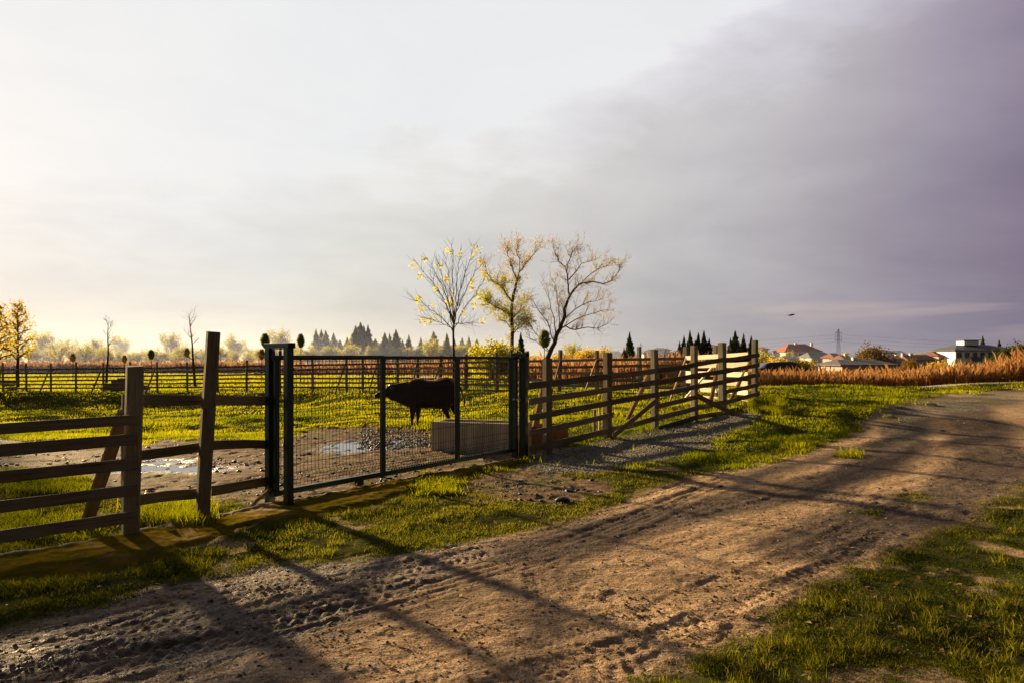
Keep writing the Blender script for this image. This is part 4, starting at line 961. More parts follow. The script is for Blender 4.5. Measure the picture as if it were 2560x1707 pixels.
# the two big trees drawn limb by limb
def limb_tree(name, Y, base, limbs, label, twig_n, leafmat_, leafn, leafs, seedpts, tw_len=(.5, 1.3), drop=0, twmat='twig', trunkr=.16, zone=None, curl=.085, up=.05):
    X, _ = at(base[0], Y); r = tree_root(name, X, Y, label); L = r.location
    tk = MB(); br = MB(); lf = MB(); nodes = []
    for li, (pl, r0, r1) in enumerate(limbs):
        m = len(pl); dz = random.uniform(-1.3, 1.3) if li else 0; pts = []
        for i in range(m-1):
            a, b = P(pl[i][0], HY-(HY-pl[i][1])*.955, Y)-L, P(pl[i+1][0], HY-(HY-pl[i+1][1])*.955, Y)-L; k_ = max(2, int((b-a).length/.35))
            for k in range(k_):
                f = k/k_; q = a.lerp(b, f); g = (i+f)/(m-1); q.y += dz*g; pts.append(q+Vector((random.gauss(0, .025), random.gauss(0, .03), random.gauss(0, .02)))*(li > 0 or g > .1))
        e = P(pl[-1][0], HY-(HY-pl[-1][1])*.955, Y)-L; e.y += dz; pts.append(e); n = len(pts)
        if li == 0: pts[0] = Vector((pts[0].x, 0, -.1))
        rr = [r0+(r1-r0)*i/(n-1) for i in range(n)]
        (tk if li == 0 else br).tube(pts, rr, 7, False)
        for i in range(2 if li else int(n*.35), n): nodes.append((pts[i], (pts[i]-pts[i-1]).normalized(), rr[i]))
    allq = []
    for _ in range(twig_n):
        p, d, rr = random.choice(nodes); side = d.orthogonal().normalized(); side.rotate(Matrix.Rotation(random.random()*6.283, 3, d))
        nd = (d*random.uniform(.2, 1)+side*random.uniform(.5, 1.1)+Vector((0, 0, .25))).normalized(); L1 = random.uniform(*tw_len)
        ps, dd = curve_pts(p, nd, L1, 6, curl, up); w_ = min(rr*.5, .013)
        br.tube(ps, [w_*(1-.12*i) for i in range(7)], 3, False); allq += ps[3:]
        for _ in range(3):
            i = random.randint(1, 6); sd_ = Vector((random.gauss(0, 1), random.gauss(0, 1), random.gauss(.4, .8))).normalized()
            p2, d2 = curve_pts(ps[i], (dd+sd_).normalized(), L1*random.uniform(.3, .65), 4, curl*1.2, up); br.tube(p2, [.0055, .005, .0045, .004, .0035], 3, False); allq += p2[1:]
            for _ in range(2):
                p3, d3 = curve_pts(p2[random.randint(1, 4)], (d2+Vector((random.gauss(0, .8), random.gauss(0, .8), random.gauss(0, .6)))).normalized(), L1*.25, 3, curl, up-drop); br.tube(p3, [.0042, .0038, .0034, .003], 3, False); allq += p3[1:]
    tk.build('trunk', M['bark'], r, True); br.build('branches', M[twmat], r)
    for mat_, n_, sz, test in leafn:
        cand = [q for q in allq if test((q+L))]
        if cand:
            lf = MB(); leaf_quads(lf, [random.choice(cand) for _ in range(n_)], sz, .5, .10, .35, .6); lf.build('leaves', M[mat_], r)
    return r
Y2 = 42
zpx = lambda q: HY-(q.z-EYE)*F/q.y
limb_tree('autumn_tree', Y2, (1281, 960), [
  ([(1281,965),(1281,900),(1281,830),(1279,790),(1281,750),(1288,715),(1293,690)], .15, .07),
  ([(1280,790),(1268,778),(1245,765),(1225,755),(1212,742)], .06, .015),
  ([(1281,752),(1268,730),(1255,712),(1245,700),(1228,690),(1215,668),(1212,650)], .06, .014),
  ([(1255,712),(1262,690),(1258,670)], .03, .012),
  ([(1293,690),(1298,672),(1310,655),(1322,640),(1335,622),(1350,610)], .05, .012),
  ([(1293,690),(1284,668),(1278,650),(1270,632),(1268,612)], .05, .012),
  ([(1300,670),(1298,640),(1292,620),(1295,604)], .03, .012),
  ([(1283,790),(1295,775),(1305,757),(1318,742)], .05, .015),
  ([(1280,840),(1292,820),(1308,808),(1320,800)], .03, .012),
  ([(1280,820),(1262,800),(1250,790)], .03, .012),
  ], 'tall crooked tree with yellow green autumn leaves, the middle one of the three', 230, None,
  [('leaf_pale', 7000, .06, lambda q: zpx(q) < 705), ('leaf_olive', 9500, .10, lambda q: zpx(q) >= 690)], None, None, (.3, .8))
Y3 = 40
limb_tree('autumn_tree', Y3, (1366, 950), [
  ([(1366,960),(1366,900),(1380,868),(1391,840),(1397,820),(1408,795),(1413,770),(1419,745)], .16, .08),
  ([(1419,745),(1430,725),(1440,710),(1455,700),(1478,697),(1505,702),(1525,695),(1545,670),(1548,655)], .075, .012),
  ([(1425,735),(1422,705),(1420,680),(1414,655),(1398,640),(1390,620),(1386,605)], .055, .012),
  ([(1422,690),(1440,670),(1455,648),(1480,640)], .04, .012),
  ([(1398,822),(1412,812),(1438,822),(1470,815),(1495,818),(1520,805)], .05, .012),
  ([(1412,812),(1440,792),(1480,778),(1515,770)], .035, .012),
  ([(1410,790),(1440,765),(1470,750),(1505,742)], .035, .012),
  ([(1385,850),(1368,800),(1345,765),(1330,742)], .04, .01),
  ([(1375,880),(1350,845),(1325,805),(1312,770)], .03, .01),
  ([(1390,840),(1385,790),(1375,745),(1365,715)], .04, .01),
  ([(1400,815),(1398,760),(1392,720),(1388,695)], .035, .01),
  ([(1455,700),(1480,670),(1510,655),(1530,640)], .03, .01),
  ([(1420,690),(1418,650),(1430,620),(1450,612)], .03, .01),
  ([(1372,880),(1340,850),(1312,840)], .025, .01),
  ], 'widest tree with fine pale twigs and leaning trunk, right of the crooked yellow tree', 330, None,
  [('leaf_pale', 12000, .055, lambda q: zpx(q) < 800)], None, None, (.35, .9))
# bare and part bare trees in the field on the left
def bare(px, Y, top, lean, label, r0=.10, kids=14):
    X, _ = at(px, Y); r = tree_root('bare_tree', X, Y, label); H = P(0, top, Y).z-r.location.z
    pts, _ = curve_pts((0, 0, -.1), (lean, 0, 1), H*.86, 12, .035, .12); tk = MB(); tk.tube(pts, [r0*(1-.8*i/12) for i in range(13)], 6, False); tk.build('trunk', M['bark'], r, True)
    br = MB(); tips = []
    spec = dict(seg=[6, 4, 3], wob=[.12, .14, .14], up=[.06, .06, .05], kids=[4, 2], levels=3, ang=[(25, 60), (25, 60)], len=[(.4, .7), (.4, .7)], **{'from': [.25, .2]}, rmin=.006)
    for k in range(kids):
        i = random.randint(5, 12); a = random.random()*6.28; grow(br, pts[i], (math.cos(a), math.sin(a), .7 if i < 11 else 1.6), random.uniform(.08, .20)*H*(1.2 if i < 8 else 1), .02, 0, spec, tips)
    br.build('branches', M['twig'], r); return r
bare(266, 52, 785, .0, 'thin bare tree standing behind the far fence left of the first tall near post')
bare(488, 50, 772, -.02, 'taller bare tree with long side twigs just left of the leaning near post', .11, 16)
# generic broadleaf builder; crown = branches plus leaf clumps with gaps
def broadleaf(H, W_, nleaf, lsz, leaf, twig, trunk_h=.3, seed=1, bushy=False, dens=1., cone=False):
    random.seed(seed); tk = MB(); br = MB(); lf = MB(); tips = []
    n = 4 if not bushy else 7
    if not bushy: tk.tube([(0, 0, -.2), (.02*H, 0, H*trunk_h*.6), (0, 0, H*trunk_h), (.01*H, 0, H*(.8 if cone else .5))], [H*.02, H*.017, H*.014, H*.006], 6, False)
    spec = dict(seg=[7, 5, 4], wob=[.10, .14, .15], up=[.03, .03, .02], kids=[7, 4], levels=3, ang=[(20, 55), (25, 60)], len=[(.35, .6), (.4, .6)], **{'from': [.25, .2]}, rmin=.004*H/6)
    m = 11 if not cone else 26
    for k in range(m):
        a = k*2.4+random.random(); 
        if cone: z = H*(trunk_h+(.93-trunk_h)*k/m); Lb = W_*.5*(1-.8*k/m)*1.1; d = (math.cos(a), math.sin(a), .55)
        else:
            z = H*trunk_h*(random.uniform(.8, 1.4) if not bushy else .1); e = random.uniform(.35, 2.6); Lb = .75*(H-z)*random.uniform(.75, 1.05) if e > 1.2 else W_*.5*random.uniform(.7, 1); s_ = W_/H; d = (math.cos(a)*s_, math.sin(a)*s_, e)
        grow(br, (0, 0, z), d, Lb, .009*H, 0, spec, tips)
    rs = np.array([tuple(p) for p in tips])
    c = rs.mean(0)
    pick = [tips[i] for i in rng.integers(0, len(tips), nleaf)]
    # keep the outline lobed: clumps around every few tips
    leaf_quads(lf, pick, lsz, .5, lsz*.9*dens, .7)
    return tk.build('trunk', M['bark'] if twig == 'twig' else M['hazetwig'], None, True).data if not bushy else None, br.build('branches', M[twig]).data, lf.build('leaves', M[leaf]).data
def conifer(H, W_, n, sz, mat, seed=1, trunk_h=.04, tip=1.0, rag=.25):
    random.seed(seed); lf = MB(); tk = MB(); tk.tube([(0, 0, -.2), (0, 0, H*.95)], [H*.014, H*.003], 6, False)
    P_ = []; D_ = []
    for _ in range(n):
        f = random.random()**(1. if tip == 1. else .9); a = random.random()*6.283; k = 1+rag*math.sin(a*3+f*17+seed)+rag*.8*math.sin(a*7+f*41)
        prof = (1-f)**1.05*1.12*min(1, (f+.04)/.16)**.5*(1+.22*math.sin(f*60+a*2)) if tip == 1. else math.sin(math.pi*min(1, f*.93+.07))**.6
        rr = W_/2*prof*k*random.uniform(.45, 1.05)
        P_.append((math.cos(a)*rr, math.sin(a)*rr, H*(trunk_h+(1-trunk_h)*f)-.0)); D_.append((math.cos(a), math.sin(a), random.uniform(.7, 1.8)+(5*f**3 if tip == 1. else .3)))
    P_ = np.array(P_); D_ = np.array(D_)+rng.normal(0, .25, (n, 3)); D_ /= np.linalg.norm(D_, axis=1)[:, None]
    b = rng.normal(0, 1, (n, 3)); b -= (D_*b).sum(1)[:, None]*D_; b /= np.linalg.norm(b, axis=1)[:, None]; s = sz*(.6+.8*rng.random((n, 1)))*(1-(.45 if tip == 1. else 0)*(P_[:, 2:3]/H))
    V = np.stack([P_-b*s*.22, P_+D_*s*.5+b*s*.0, P_+b*s*.22, P_+D_*s], 1); V = V[:, [0, 2, 3]].reshape(-1, 3)
    lf.add(V, np.arange(n*3).reshape(n, 3), None, np.repeat(np.clip(.5+rng.normal(0, .3, n), 0, 1), 3))
    return tk.build('trunk', M['bark'], None).data, None, lf.build('foliage', M[mat], None).data
def proto(meshes):
    for o in list(C.objects):
        if o.type == 'MESH' and o.parent is None and o.data in meshes: bpy.data.objects.remove(o)
    return meshes
def plant(name, meshes, X, Y, sc, label, group=None, rz=None, sz=None, z=None, cat='tree'):
    r = tree_root(name, X, Y, label, group, z=z, rz=random.random()*6.28 if rz is None else rz); r.scale = (sc, sc, sc*(sz or 1)); r['category'] = cat
    for nm, me in zip(('trunk', 'branches', 'foliage'), meshes):
        if me is not None: link(bpy.data.objects.new(nm, me), r)
    return r
yl = proto(broadleaf(6, 2.4, 1300, .14, 'leaf_gold', 'twig', .3, 5, cone=True, dens=1.0))
hz = [proto(broadleaf(8, 6.2, 3000, .24, 'leaf_haze', 'hazetwig', .25, 10+i, dens=1.2)) for i in range(3)]
hzb = [proto(broadleaf(8, 7, 900, .26, 'leaf_haze', 'hazetwig', .25, 20+i)) for i in range(2)]
bush = [proto(broadleaf(4, 4.6, 5200, .20, 'leaf_olive', 'twig', .15, 30, True, 1.2)), proto(broadleaf(5, 6, 6500, .26, 'leaf_gold', 'twig', .15, 31, True, 1.6))]
autm = proto(broadleaf(6, 8, 9000, .34, 'leaf_orange', 'twig', .15, 33, True, 1.8))
cyp = [proto(conifer(9, 3.0, 9000, .5, 'needle', 40+i, rag=.32)) for i in range(2)]
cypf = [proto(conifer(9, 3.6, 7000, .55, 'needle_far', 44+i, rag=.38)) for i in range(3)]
lol_thin = proto(conifer(1.4, .85, 420, .30, 'leaf_orange', 61, 0, tip=0, rag=.3))
lol = [proto(conifer(1.4, .9, 1300, .26, 'needle_clip', 50+i, 0, tip=0, rag=.16)) for i in range(2)]
random.seed(99)
def place(kind, px, top, Y, name, label, group=None, H=8., sz=1, zb=None, cat='tree'):
    X, _ = at(px, Y); z = tz(X, Y) if zb is None else zb; hgt = EYE+(HY-top)/F*Y-z
    return plant(name, kind, X, Y, hgt/H, label, group, z=z, sz=sz, cat=cat)
# yellow leaved trees at the left edge
place(yl, 45, 738, 50, 'autumn_tree', 'narrow golden leaved tree near the left edge beyond the far fence', H=6.1)
place(yl, -8, 735, 44, 'autumn_tree', 'golden leaved tree cut by the left edge of the picture', H=6.1)
# hazy wood on the left, tree by tree
G1 = 'hazy trees in the mist beyond the left field'
for i, (px, top, Y, b) in enumerate([(-60,815,130,0),(20,838,140,0),(70,845,120,1),(110,812,140,0),(150,842,110,1),(180,828,125,1),(215,850,115,0),(235,838,135,0),(262,858,110,0),(300,828,160,0),(330,872,130,1),(362,858,150,1),(400,880,130,0),(428,822,150,0),(462,848,140,0),(500,862,150,0),(540,858,140,0),(590,820,150,0),(632,858,150,1),(700,812,160,0),(665,862,140,0),(735,850,165,0),(-140,830,120,0),(565,868,170,0),(445,866,110,1)]):
    place((hzb if b else hz)[i % (2 if b else 3)], px, top, Y, 'misty_tree', 'pale thinly leaved tree fading into the golden mist' if b else 'rounded tree with pale golden crown fading into the mist', G1+(' thin' if b else ' round'), H=8.2)
# cypress row
G2 = 'conifers in the hazy row behind the gate'
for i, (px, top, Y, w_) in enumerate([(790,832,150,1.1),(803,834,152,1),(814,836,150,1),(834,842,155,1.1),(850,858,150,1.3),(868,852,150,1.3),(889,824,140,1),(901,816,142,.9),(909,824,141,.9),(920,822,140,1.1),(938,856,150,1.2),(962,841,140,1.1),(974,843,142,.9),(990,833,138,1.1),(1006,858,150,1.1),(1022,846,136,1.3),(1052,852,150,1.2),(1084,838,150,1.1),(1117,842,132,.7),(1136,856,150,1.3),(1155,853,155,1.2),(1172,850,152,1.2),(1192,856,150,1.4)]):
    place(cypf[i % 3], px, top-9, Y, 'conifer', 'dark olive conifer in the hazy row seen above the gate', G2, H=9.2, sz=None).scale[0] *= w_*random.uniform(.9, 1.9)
for px, top in ((712, 866), (735, 862), (770, 860), (800, 872), (840, 868), (880, 864), (925, 866), (985, 868), (1000, 872), (1240, 866), (1260, 870), (1035, 866), (1075, 864), (1100, 862), (1125, 863), (1150, 864), (1180, 862), (1208, 864), (950, 868), (820, 866), (755, 868), (1060, 865)):
    place(hz[px % 3], px, top-4, 132, 'hazy_tree', 'low round tree in the dark belt behind the conifer row', 'low trees behind the conifer row', H=7.6).scale[0] *= 1.4
place(hzb[0], 1078, 832, 120, 'bare_tree', 'pale leafless tree between the conifers left of the young bare tree', H=8.2)
# lollipop conifers on thin stems
for i, (px, top, bot, Y, lb) in enumerate([(663,835,868,50,'larger of the two round clipped conifers left of the gate portal, on a thin stem'),(654,873,898,56,'smaller browner clipped conifer below the larger one left of the gate portal'),(752,836,868,50,'egg shaped clipped conifer on a thin stem seen above the left half of the gate'),
    (378,874,897,56,'dark round clipped conifer on a stem above the long far fence'),(311,888,906,58,'smallest pale clipped conifer on a stem above the far fence'),(467,870,890,55,'pointed clipped conifer on a stem beside the bare tree'),(182,884,903,58,'brownish clipped conifer on a stem in front of the misty wood'),(1361,826,868,38,'dark clipped conifer on a stem in front of the leaning tree')]):
    X, _ = at(px, Y); z = tz(X, Y); r = tree_root('clipped_conifer', X, Y, lb); zt_ = P(0, top, Y).z; zb_ = P(0, bot, Y).z; s = (zt_-zb_)/1.4
    mb = MB(); mb.tube([(0, 0, 0), (.02, 0, (zb_-z)*.5), (0, 0, zb_-z+.3)], [.028, .024, .02], 6); mb.build('trunk', M['bark'], r)
    o = link(bpy.data.objects.new('foliage', (lol_thin if px in (182, 311, 467, 654) else lol[i % 2])[2]), r); o.location = (0, 0, zb_-z); o.scale = (s*(.86 if px != 752 else .74),)*2+(s*.94,)
# bushes and trees right of the gate
place(bush[0], 1238, 812, 46, 'yellow_bush', 'bright yellow green bush left of the crooked tree trunk', H=4.3, cat='bush')
place(bush[0], 1215, 862, 52, 'yellow_bush', 'low yellow bush behind the gate left of the brighter bush', H=4.3, cat='bush')
place(cyp[0], 1302, 832, 80, 'conifer', 'conifer standing behind the crooked yellow tree', H=9.2)
place(bush[1], 1330, 868, 70, 'golden_bush', 'golden bush between the two big tree trunks', H=5.3, cat='bush')
place(bush[1], 1405, 862, 75, 'golden_bush', 'golden bush right of the leaning tree trunk', H=5.3, cat='bush')
place(hz[1], 1432, 848, 90, 'autumn_tree', 'pale thin tree behind the fence right of the leaning tree', H=8.2)
place(bush[1], 1486, 846, 85, 'golden_tree', 'rounded golden tree behind the right fence', H=5.3)
place(bush[0], 1545, 878, 90, 'yellow_bush', 'low olive bush left of the lone cypress', H=4.3, cat='bush')
place(cyp[1], 1574, 830, 85, 'cypress', 'lone rounded cypress behind the middle of the right fence', H=9.2).scale[0] *= 1.1
place(cyp[0], 1560, 868, 83, 'cypress', 'small dark conifer at the foot of the lone cypress', H=9.2)
for px, top, w_, lb in ((1699, 853, 1.2, 'shortest dark conifer at the left of the dark cypress cluster'), (1710, 840, .8, 'slim conifer second from the left in the dark cypress cluster'), (1725, 826, .7, 'tall needle thin cypress in the dark cypress cluster'), (1738, 850, .8, 'low conifer in the middle of the dark cypress cluster'), (1746, 832, .7, 'slim cypress joined to the broad cypress'), (1760, 827, 1.15, 'broadest dark cypress right of the middle of the cluster'), (1773, 845, 1., 'conifer at the right edge of the broad cypress')):
    place(cyp[int(px) % 2], px, top, 95, 'cypress', lb, H=9.2).scale[0] *= w_
for px, top, w_, lb in ((1826, 845, .7, 'thin conifer left in the cluster behind the tallest corner post'), (1838, 828, 1.4, 'widest conifer in the cluster behind the corner posts'), (1859, 834, .9, 'pointed conifer right in the cluster behind the corner posts'), (1878, 840, .5, 'needle thin conifer just left of the last corner post')):
    place(cyp[int(px) % 2], px, top, 95, 'cypress', lb, H=9.2).scale[0] *= w_
place(hz[2], 1905, 846, 100, 'autumn_tree', 'olive brown tree right of the last fence post', H=8.2); place(bush[1], 1945, 872, 95, 'golden_bush', 'olive gold bush below the tree right of the last fence post', H=5.3, cat='bush')
place(bush[0], 1850, 868, 98, 'yellow_bush', 'olive bush in front of the conifers behind the corner posts', H=4.3, cat='bush')
place(bush[1], 2006, 876, 90, 'golden_bush', 'rounded golden bush in front of the red roofed villa', H=5.3, cat='bush')
place(autm, 2182, 857, 125, 'autumn_tree', 'wide rounded tree turning orange and green between the houses', H=6.2)
place(autm, 2276, 892, 100, 'orange_bush', 'small orange bush right of the low grey roofed house', H=6.2, cat='bush').scale[0] *= .6
place(bush[1], 2352, 886, 95, 'golden_bush', 'golden bush left of the white apartment house', H=5.3, cat='bush')
place(bush[0], 1960, 902, 80, 'olive_bush', 'low dark bush beside the parked car', H=4.3, cat='bush')
for px, top, lb in ((2457, 840, 'tall dark conifer behind the roof of the white apartment house'), (2498, 849, 'smaller dark conifer right behind the white apartment house')): place(cyp[0], px, top, 235, 'conifer', lb, H=9.2)
for px, top, lb in ((2545, 853, 'spreading dark pine at the right edge behind the reeds'), (2520, 866, 'dark pine left of the one at the right edge'), (2590, 850, 'dark pine just outside the right edge')): place(autm, px, top, 170, 'pine_tree', lb, H=6.2)
for i in range(26):     # the low continuous edge of the misty wood
    place(hz[i % 3], -50+i*32+random.uniform(-9, 9), random.uniform(862, 880), random.uniform(112, 126), 'misty_tree', 'low rounded golden tree in the edge of the misty wood', 'low trees along the edge of the misty wood', H=7.6).scale[0] *= 1.5
for o in C.objects:
    if o.name.startswith('pine_tree'):
        for ch in o.children:
            if ch.name.startswith('foliage'):
                me = ch.data.copy(); me.materials.clear(); me.materials.append(M['needle']); ch.data = me
for px, top, lb in ((2305, 868, 'bare tree above the red roofs on the right'), (2120, 868, 'bare tree behind the white walled small house'), (1975, 866, 'distant leafless trees left of the red roofed villa')): place(hzb[1], px, top, 200, 'bare_tree', lb, H=8.2)
# unseen tall tree added outside the left edge to shade the near left corner
sh = proto(broadleaf(8.5, 6, 7000, .26, 'leaf_olive', 'twig', .2, 77, False, 1.3))
plant('tree', sh, -19.4, 20.2, 1.0, 'unseen olive leaved tree added for shade beyond the left end of the board fence')
# ------------------------------------------------------------------ houses
def house(px0, px1, eave, ridge, Y, wallm, roofm, label, depth=9, rot=0., zb=-2.2, floors=2, bays=5, hip=.3, ov=.5, chim=(), name='house', door=True):
    xa, xb = (px0-CX)/F*Y, (px1-CX)/F*Y; Wd = xb-xa; ze = P(0, eave, Y).z; zr = P(0, ridge, Y).z
    h_ = thing(name, ((xa+xb)/2, Y+depth/2, zb), label, 'house', rz=rot); He = ze-zb; Hr = zr-zb
    mb = MB(); mb.box((0, 0, He/2), (Wd-2*ov, depth, He)); mb.build('wall', wallm, h_)
    w2, d2 = Wd/2, depth/2+ov; rx = w2*(1-hip*2) if hip > 0 else w2; rx = max(rx, .05)
    mb = MB(); V = [(-w2, -d2, He), (w2, -d2, He), (w2, d2, He), (-w2, d2, He), (-rx, 0, Hr), (rx, 0, Hr), (-w2, -d2, He-.22), (w2, -d2, He-.22), (w2, d2, He-.22), (-w2, d2, He-.22)]
    mb.add(V, [(1, 2, 5), (3, 0, 4)], [(0, 1, 5, 4), (2, 3, 4, 5), (6, 7, 1, 0), (7, 8, 2, 1), (8, 9, 3, 2), (9, 6, 0, 3), (9, 8, 7, 6)]); rf = mb.build('roof', roofm, h_)
    for cx_ in chim:
        mb = MB(); mb.box((cx_*w2, -.6, Hr-.35), (.7, .6, 1.2)); mb.box((cx_*w2, -.6, Hr+.29), (.85, .75, .1)); mb.build('chimney', M['cream'], rf)
    fh = 2.9; yf = -depth/2
    for f_ in range(floors):
        zc = He-1.35-f_*fh
        if zc < .8: break
        for b in range(bays):
            x = -Wd/2+ov+(Wd-2*ov)*(b+.5)/bays; ww = min(1.3, (Wd/bays)*.5)
            mb = MB(); R = None
            for sx_ in (-1, 1): mb.box((x+sx_*(ww/2+.05), yf-.03, zc), (.1, .08, 1.5))
            for sz_ in (-1, 1): mb.box((x, yf-.03, zc+sz_*.75), (ww+.2, .09, .1))
            mb.box((x, yf-.025, zc), (.06, .05, 1.4)); fr_ = mb.build('window', M['frame'], h_)
            mb = MB(); mb.box((x, yf-.004, zc), (ww, .02, 1.42)); mb.build('pane', M['glass'], fr_)
    return h_
house(1961, 2057, 878, 859, 230, M['cream'], M['redroof'], 'cream villa with a large red hipped roof', depth=11, floors=3, bays=6, hip=.28, chim=(-.1, .75))
house(2024, 2086, 892, 880, 200, M['white'], M['greyroof'], 'pale wing with grey roof beside the red roofed villa', depth=8, floors=2, bays=4, hip=.15)
house(1958, 1990, 896, 889, 195, M['cream'], M['greyroof'], 'low cream annex in front of the red roofed villa', depth=6, floors=2, bays=3, hip=.2)
house(2083, 2112, 893, 882, 175, M['pinkwall'], M['brownroof'], 'small pinkish house with brown red roof left of the pylon foot', depth=7, floors=2, bays=2, hip=.25)
house(2108, 2140, 897, 887, 168, M['white'], M['brownroof'], 'small white house with brown red roof in front of the orange tree', depth=7, floors=2, bays=2, hip=.2, chim=(.3,))
house(2098, 2246, 911, 898, 115, M['pinkwall'], M['greyroof'], 'long low house with a wide dark grey roof just above the reeds', depth=9, floors=1, bays=7, hip=.18, zb=-3.2, chim=(-.1,))
house(2212, 2240, 882, 874, 210, M['white'], M['greyroof'], 'small white house with slate roof right of the orange tree', depth=8, floors=2, bays=2, hip=.3)
house(2238, 2272, 888, 876, 220, M['white'], M['white'], 'small white gabled house among the red roofs', depth=8, floors=1, bays=2, hip=0)
house(2214, 2268, 897, 888, 180, M['pinkwall'], M['brownroof'], 'terrace with brown roof below the white gabled house', depth=8, floors=1, bays=4, hip=.1)
house(2268, 2348, 899, 886, 178, M['pinkwall'], M['brownroof'], 'longer terrace house with brown roof and white chimneys left of the apartment house', depth=8, floors=1, bays=6, hip=.1, chim=(-.8, -.3))
house(2342, 2384, 888, 878, 190, M['pinkwall'], M['brownroof'], 'brown roofed house half hidden at the left of the apartment house', depth=8, floors=2, bays=3, hip=.25)
ap = house(2384, 2548, 875, 861, 185, M['white'], M['greyroof'], 'white apartment house with dark grey roofs and rows of tall windows', depth=11, floors=3, bays=8, hip=.25, chim=(), name='apartment_house')
mb = MB(); mb.box((-1.5, 0, 9.2-1.4), (4.0, 3.4, 1.3)); mb.build('roof_box', M['white'], ap); mb = MB(); mb.box((-1.5, 0, 8.5), (4.8, 4.2, .16)); mb.build('roof_slab', M['greyroof'], ap)
mb = MB(); mb.box((-3.2, -5.9, 3.4), (3.0, 1.0, 1.0)); mb.build('balcony', M['greyroof'], ap)
house(1606, 1690, 882, 872, 210, M['white'], M['greyroof'], 'hazy grey roofed villa behind the right fence', depth=10, floors=2, bays=5, hip=.3)
house(1632, 1678, 874, 869, 214, M['white'], M['greyroof'], 'upper storey of a pale villa rising behind the hazy grey roofed villa', depth=6, floors=1, bays=3, hip=.3)
house(1520, 1560, 884, 877, 240, M['white'], M['greyroof'], 'pale hazy house left of the lone cypress', depth=8, floors=2, bays=3, hip=.25)
house(1778, 1800, 868, 861, 200, M['pinkwall'], M['redroof'], 'brick red house showing between the two conifer clusters', depth=8, floors=2, bays=2, hip=.2)
house(1900, 1924, 872, 867, 240, M['pinkwall'], M['redroof'], 'faint pink house behind the olive brown tree', depth=8, floors=1, bays=2, hip=.2)
# ------------------------------------------------------------------ pylons and wires
def pylon(px, top, Y, label, zb=-2):
    X, _ = at(px, Y); H = P(0, top, Y).z-zb; r = thing('pylon', (X, Y, zb), label, 'pylon'); b = H*.04
    mb = MB(); rt = H*.012; wz = lambda f: b*(1-f)**.9*.9+rt
    for sx_ in (-1, 1):
        for sy_ in (-1, 1): mb.tube([(sx_*wz(f)/1, sy_*wz(f), H*f) for f in (0, .25, .5, .75, .97)], .09, 4)
    fs = [0, .14, .27, .39, .5, .6, .69, .77, .84, .9, .95]
    for i in range(len(fs)-1):
        a, c_ = fs[i], fs[i+1]
        for s in (-1, 1):
            mb.tube([(-wz(a), s*wz(a), H*a), (wz(c_), s*wz(c_), H*c_)], .022, 3); mb.tube([(wz(a), s*wz(a), H*a), (-wz(c_), s*wz(c_), H*c_)], .022, 3)
            mb.tube([(s*wz(a), -wz(a), H*a), (s*wz(c_), wz(c_), H*c_)], .022, 3); mb.tube([(-wz(c_), s*wz(c_), H*c_), (wz(c_), s*wz(c_), H*c_)], .022, 3)
    mb.tube([(0, 0, H*.95), (0, 0, H)], .08, 4); mb.build('lattice_mast', M['steelgrey'], r)
    for f in (.66, .76, .86):
        mb = MB(); l_ = H*.095
        for s in (-1, 1):
            for yy in (-.3, .3): mb.tube([(0, yy, H*f), (s*l_, 0, H*f+.2)], .09, 3); mb.tube([(0, yy, H*f+1.3), (s*l_, 0, H*f+.2)], .022, 3)
        mb.build('crossarm', M['steelgrey'], r)
        for s in (-1, 1): mb = MB(); mb.tube([(s*l_, 0, H*f+.2), (s*l_, 0, H*f-.9)], .1, 4); mb.build('insulator', M['steelgrey'], r)
    return r, X, Y, zb, H
p1_ = pylon(2096, 821, 420, 'tall lattice power pylon behind the small houses right of the red roofed villa')
p2_ = pylon(1602, 856, 700, 'tiny far lattice pylon behind the right fence near the hazy villa', -4)
wr = thing('power_lines', (p1_[1], p1_[2], 10), 'thin power lines strung from the tall pylon across the sky', 'power lines')
for f in (.66, .76, .86):
    for s in (-1, 1):
        mb = MB(); l_ = p1_[4]*.095
        for end in ((p1_[1]+330, 470), (p1_[1]-240, 640)):
            A_ = Vector((p1_[1]+s*l_, p1_[2], p1_[3]+p1_[4]*f-.9)); B_ = Vector((end[0], end[1]+s*3, A_.z-3)); mb.tube([A_.lerp(B_, k/14)-Vector((0, 0, 9*4*(k/14)*(1-k/14)*.5)) for k in range(15)], .022, 3)
        mb.build('wire', M['steelgrey'], wr, local=tuple(wr.location))
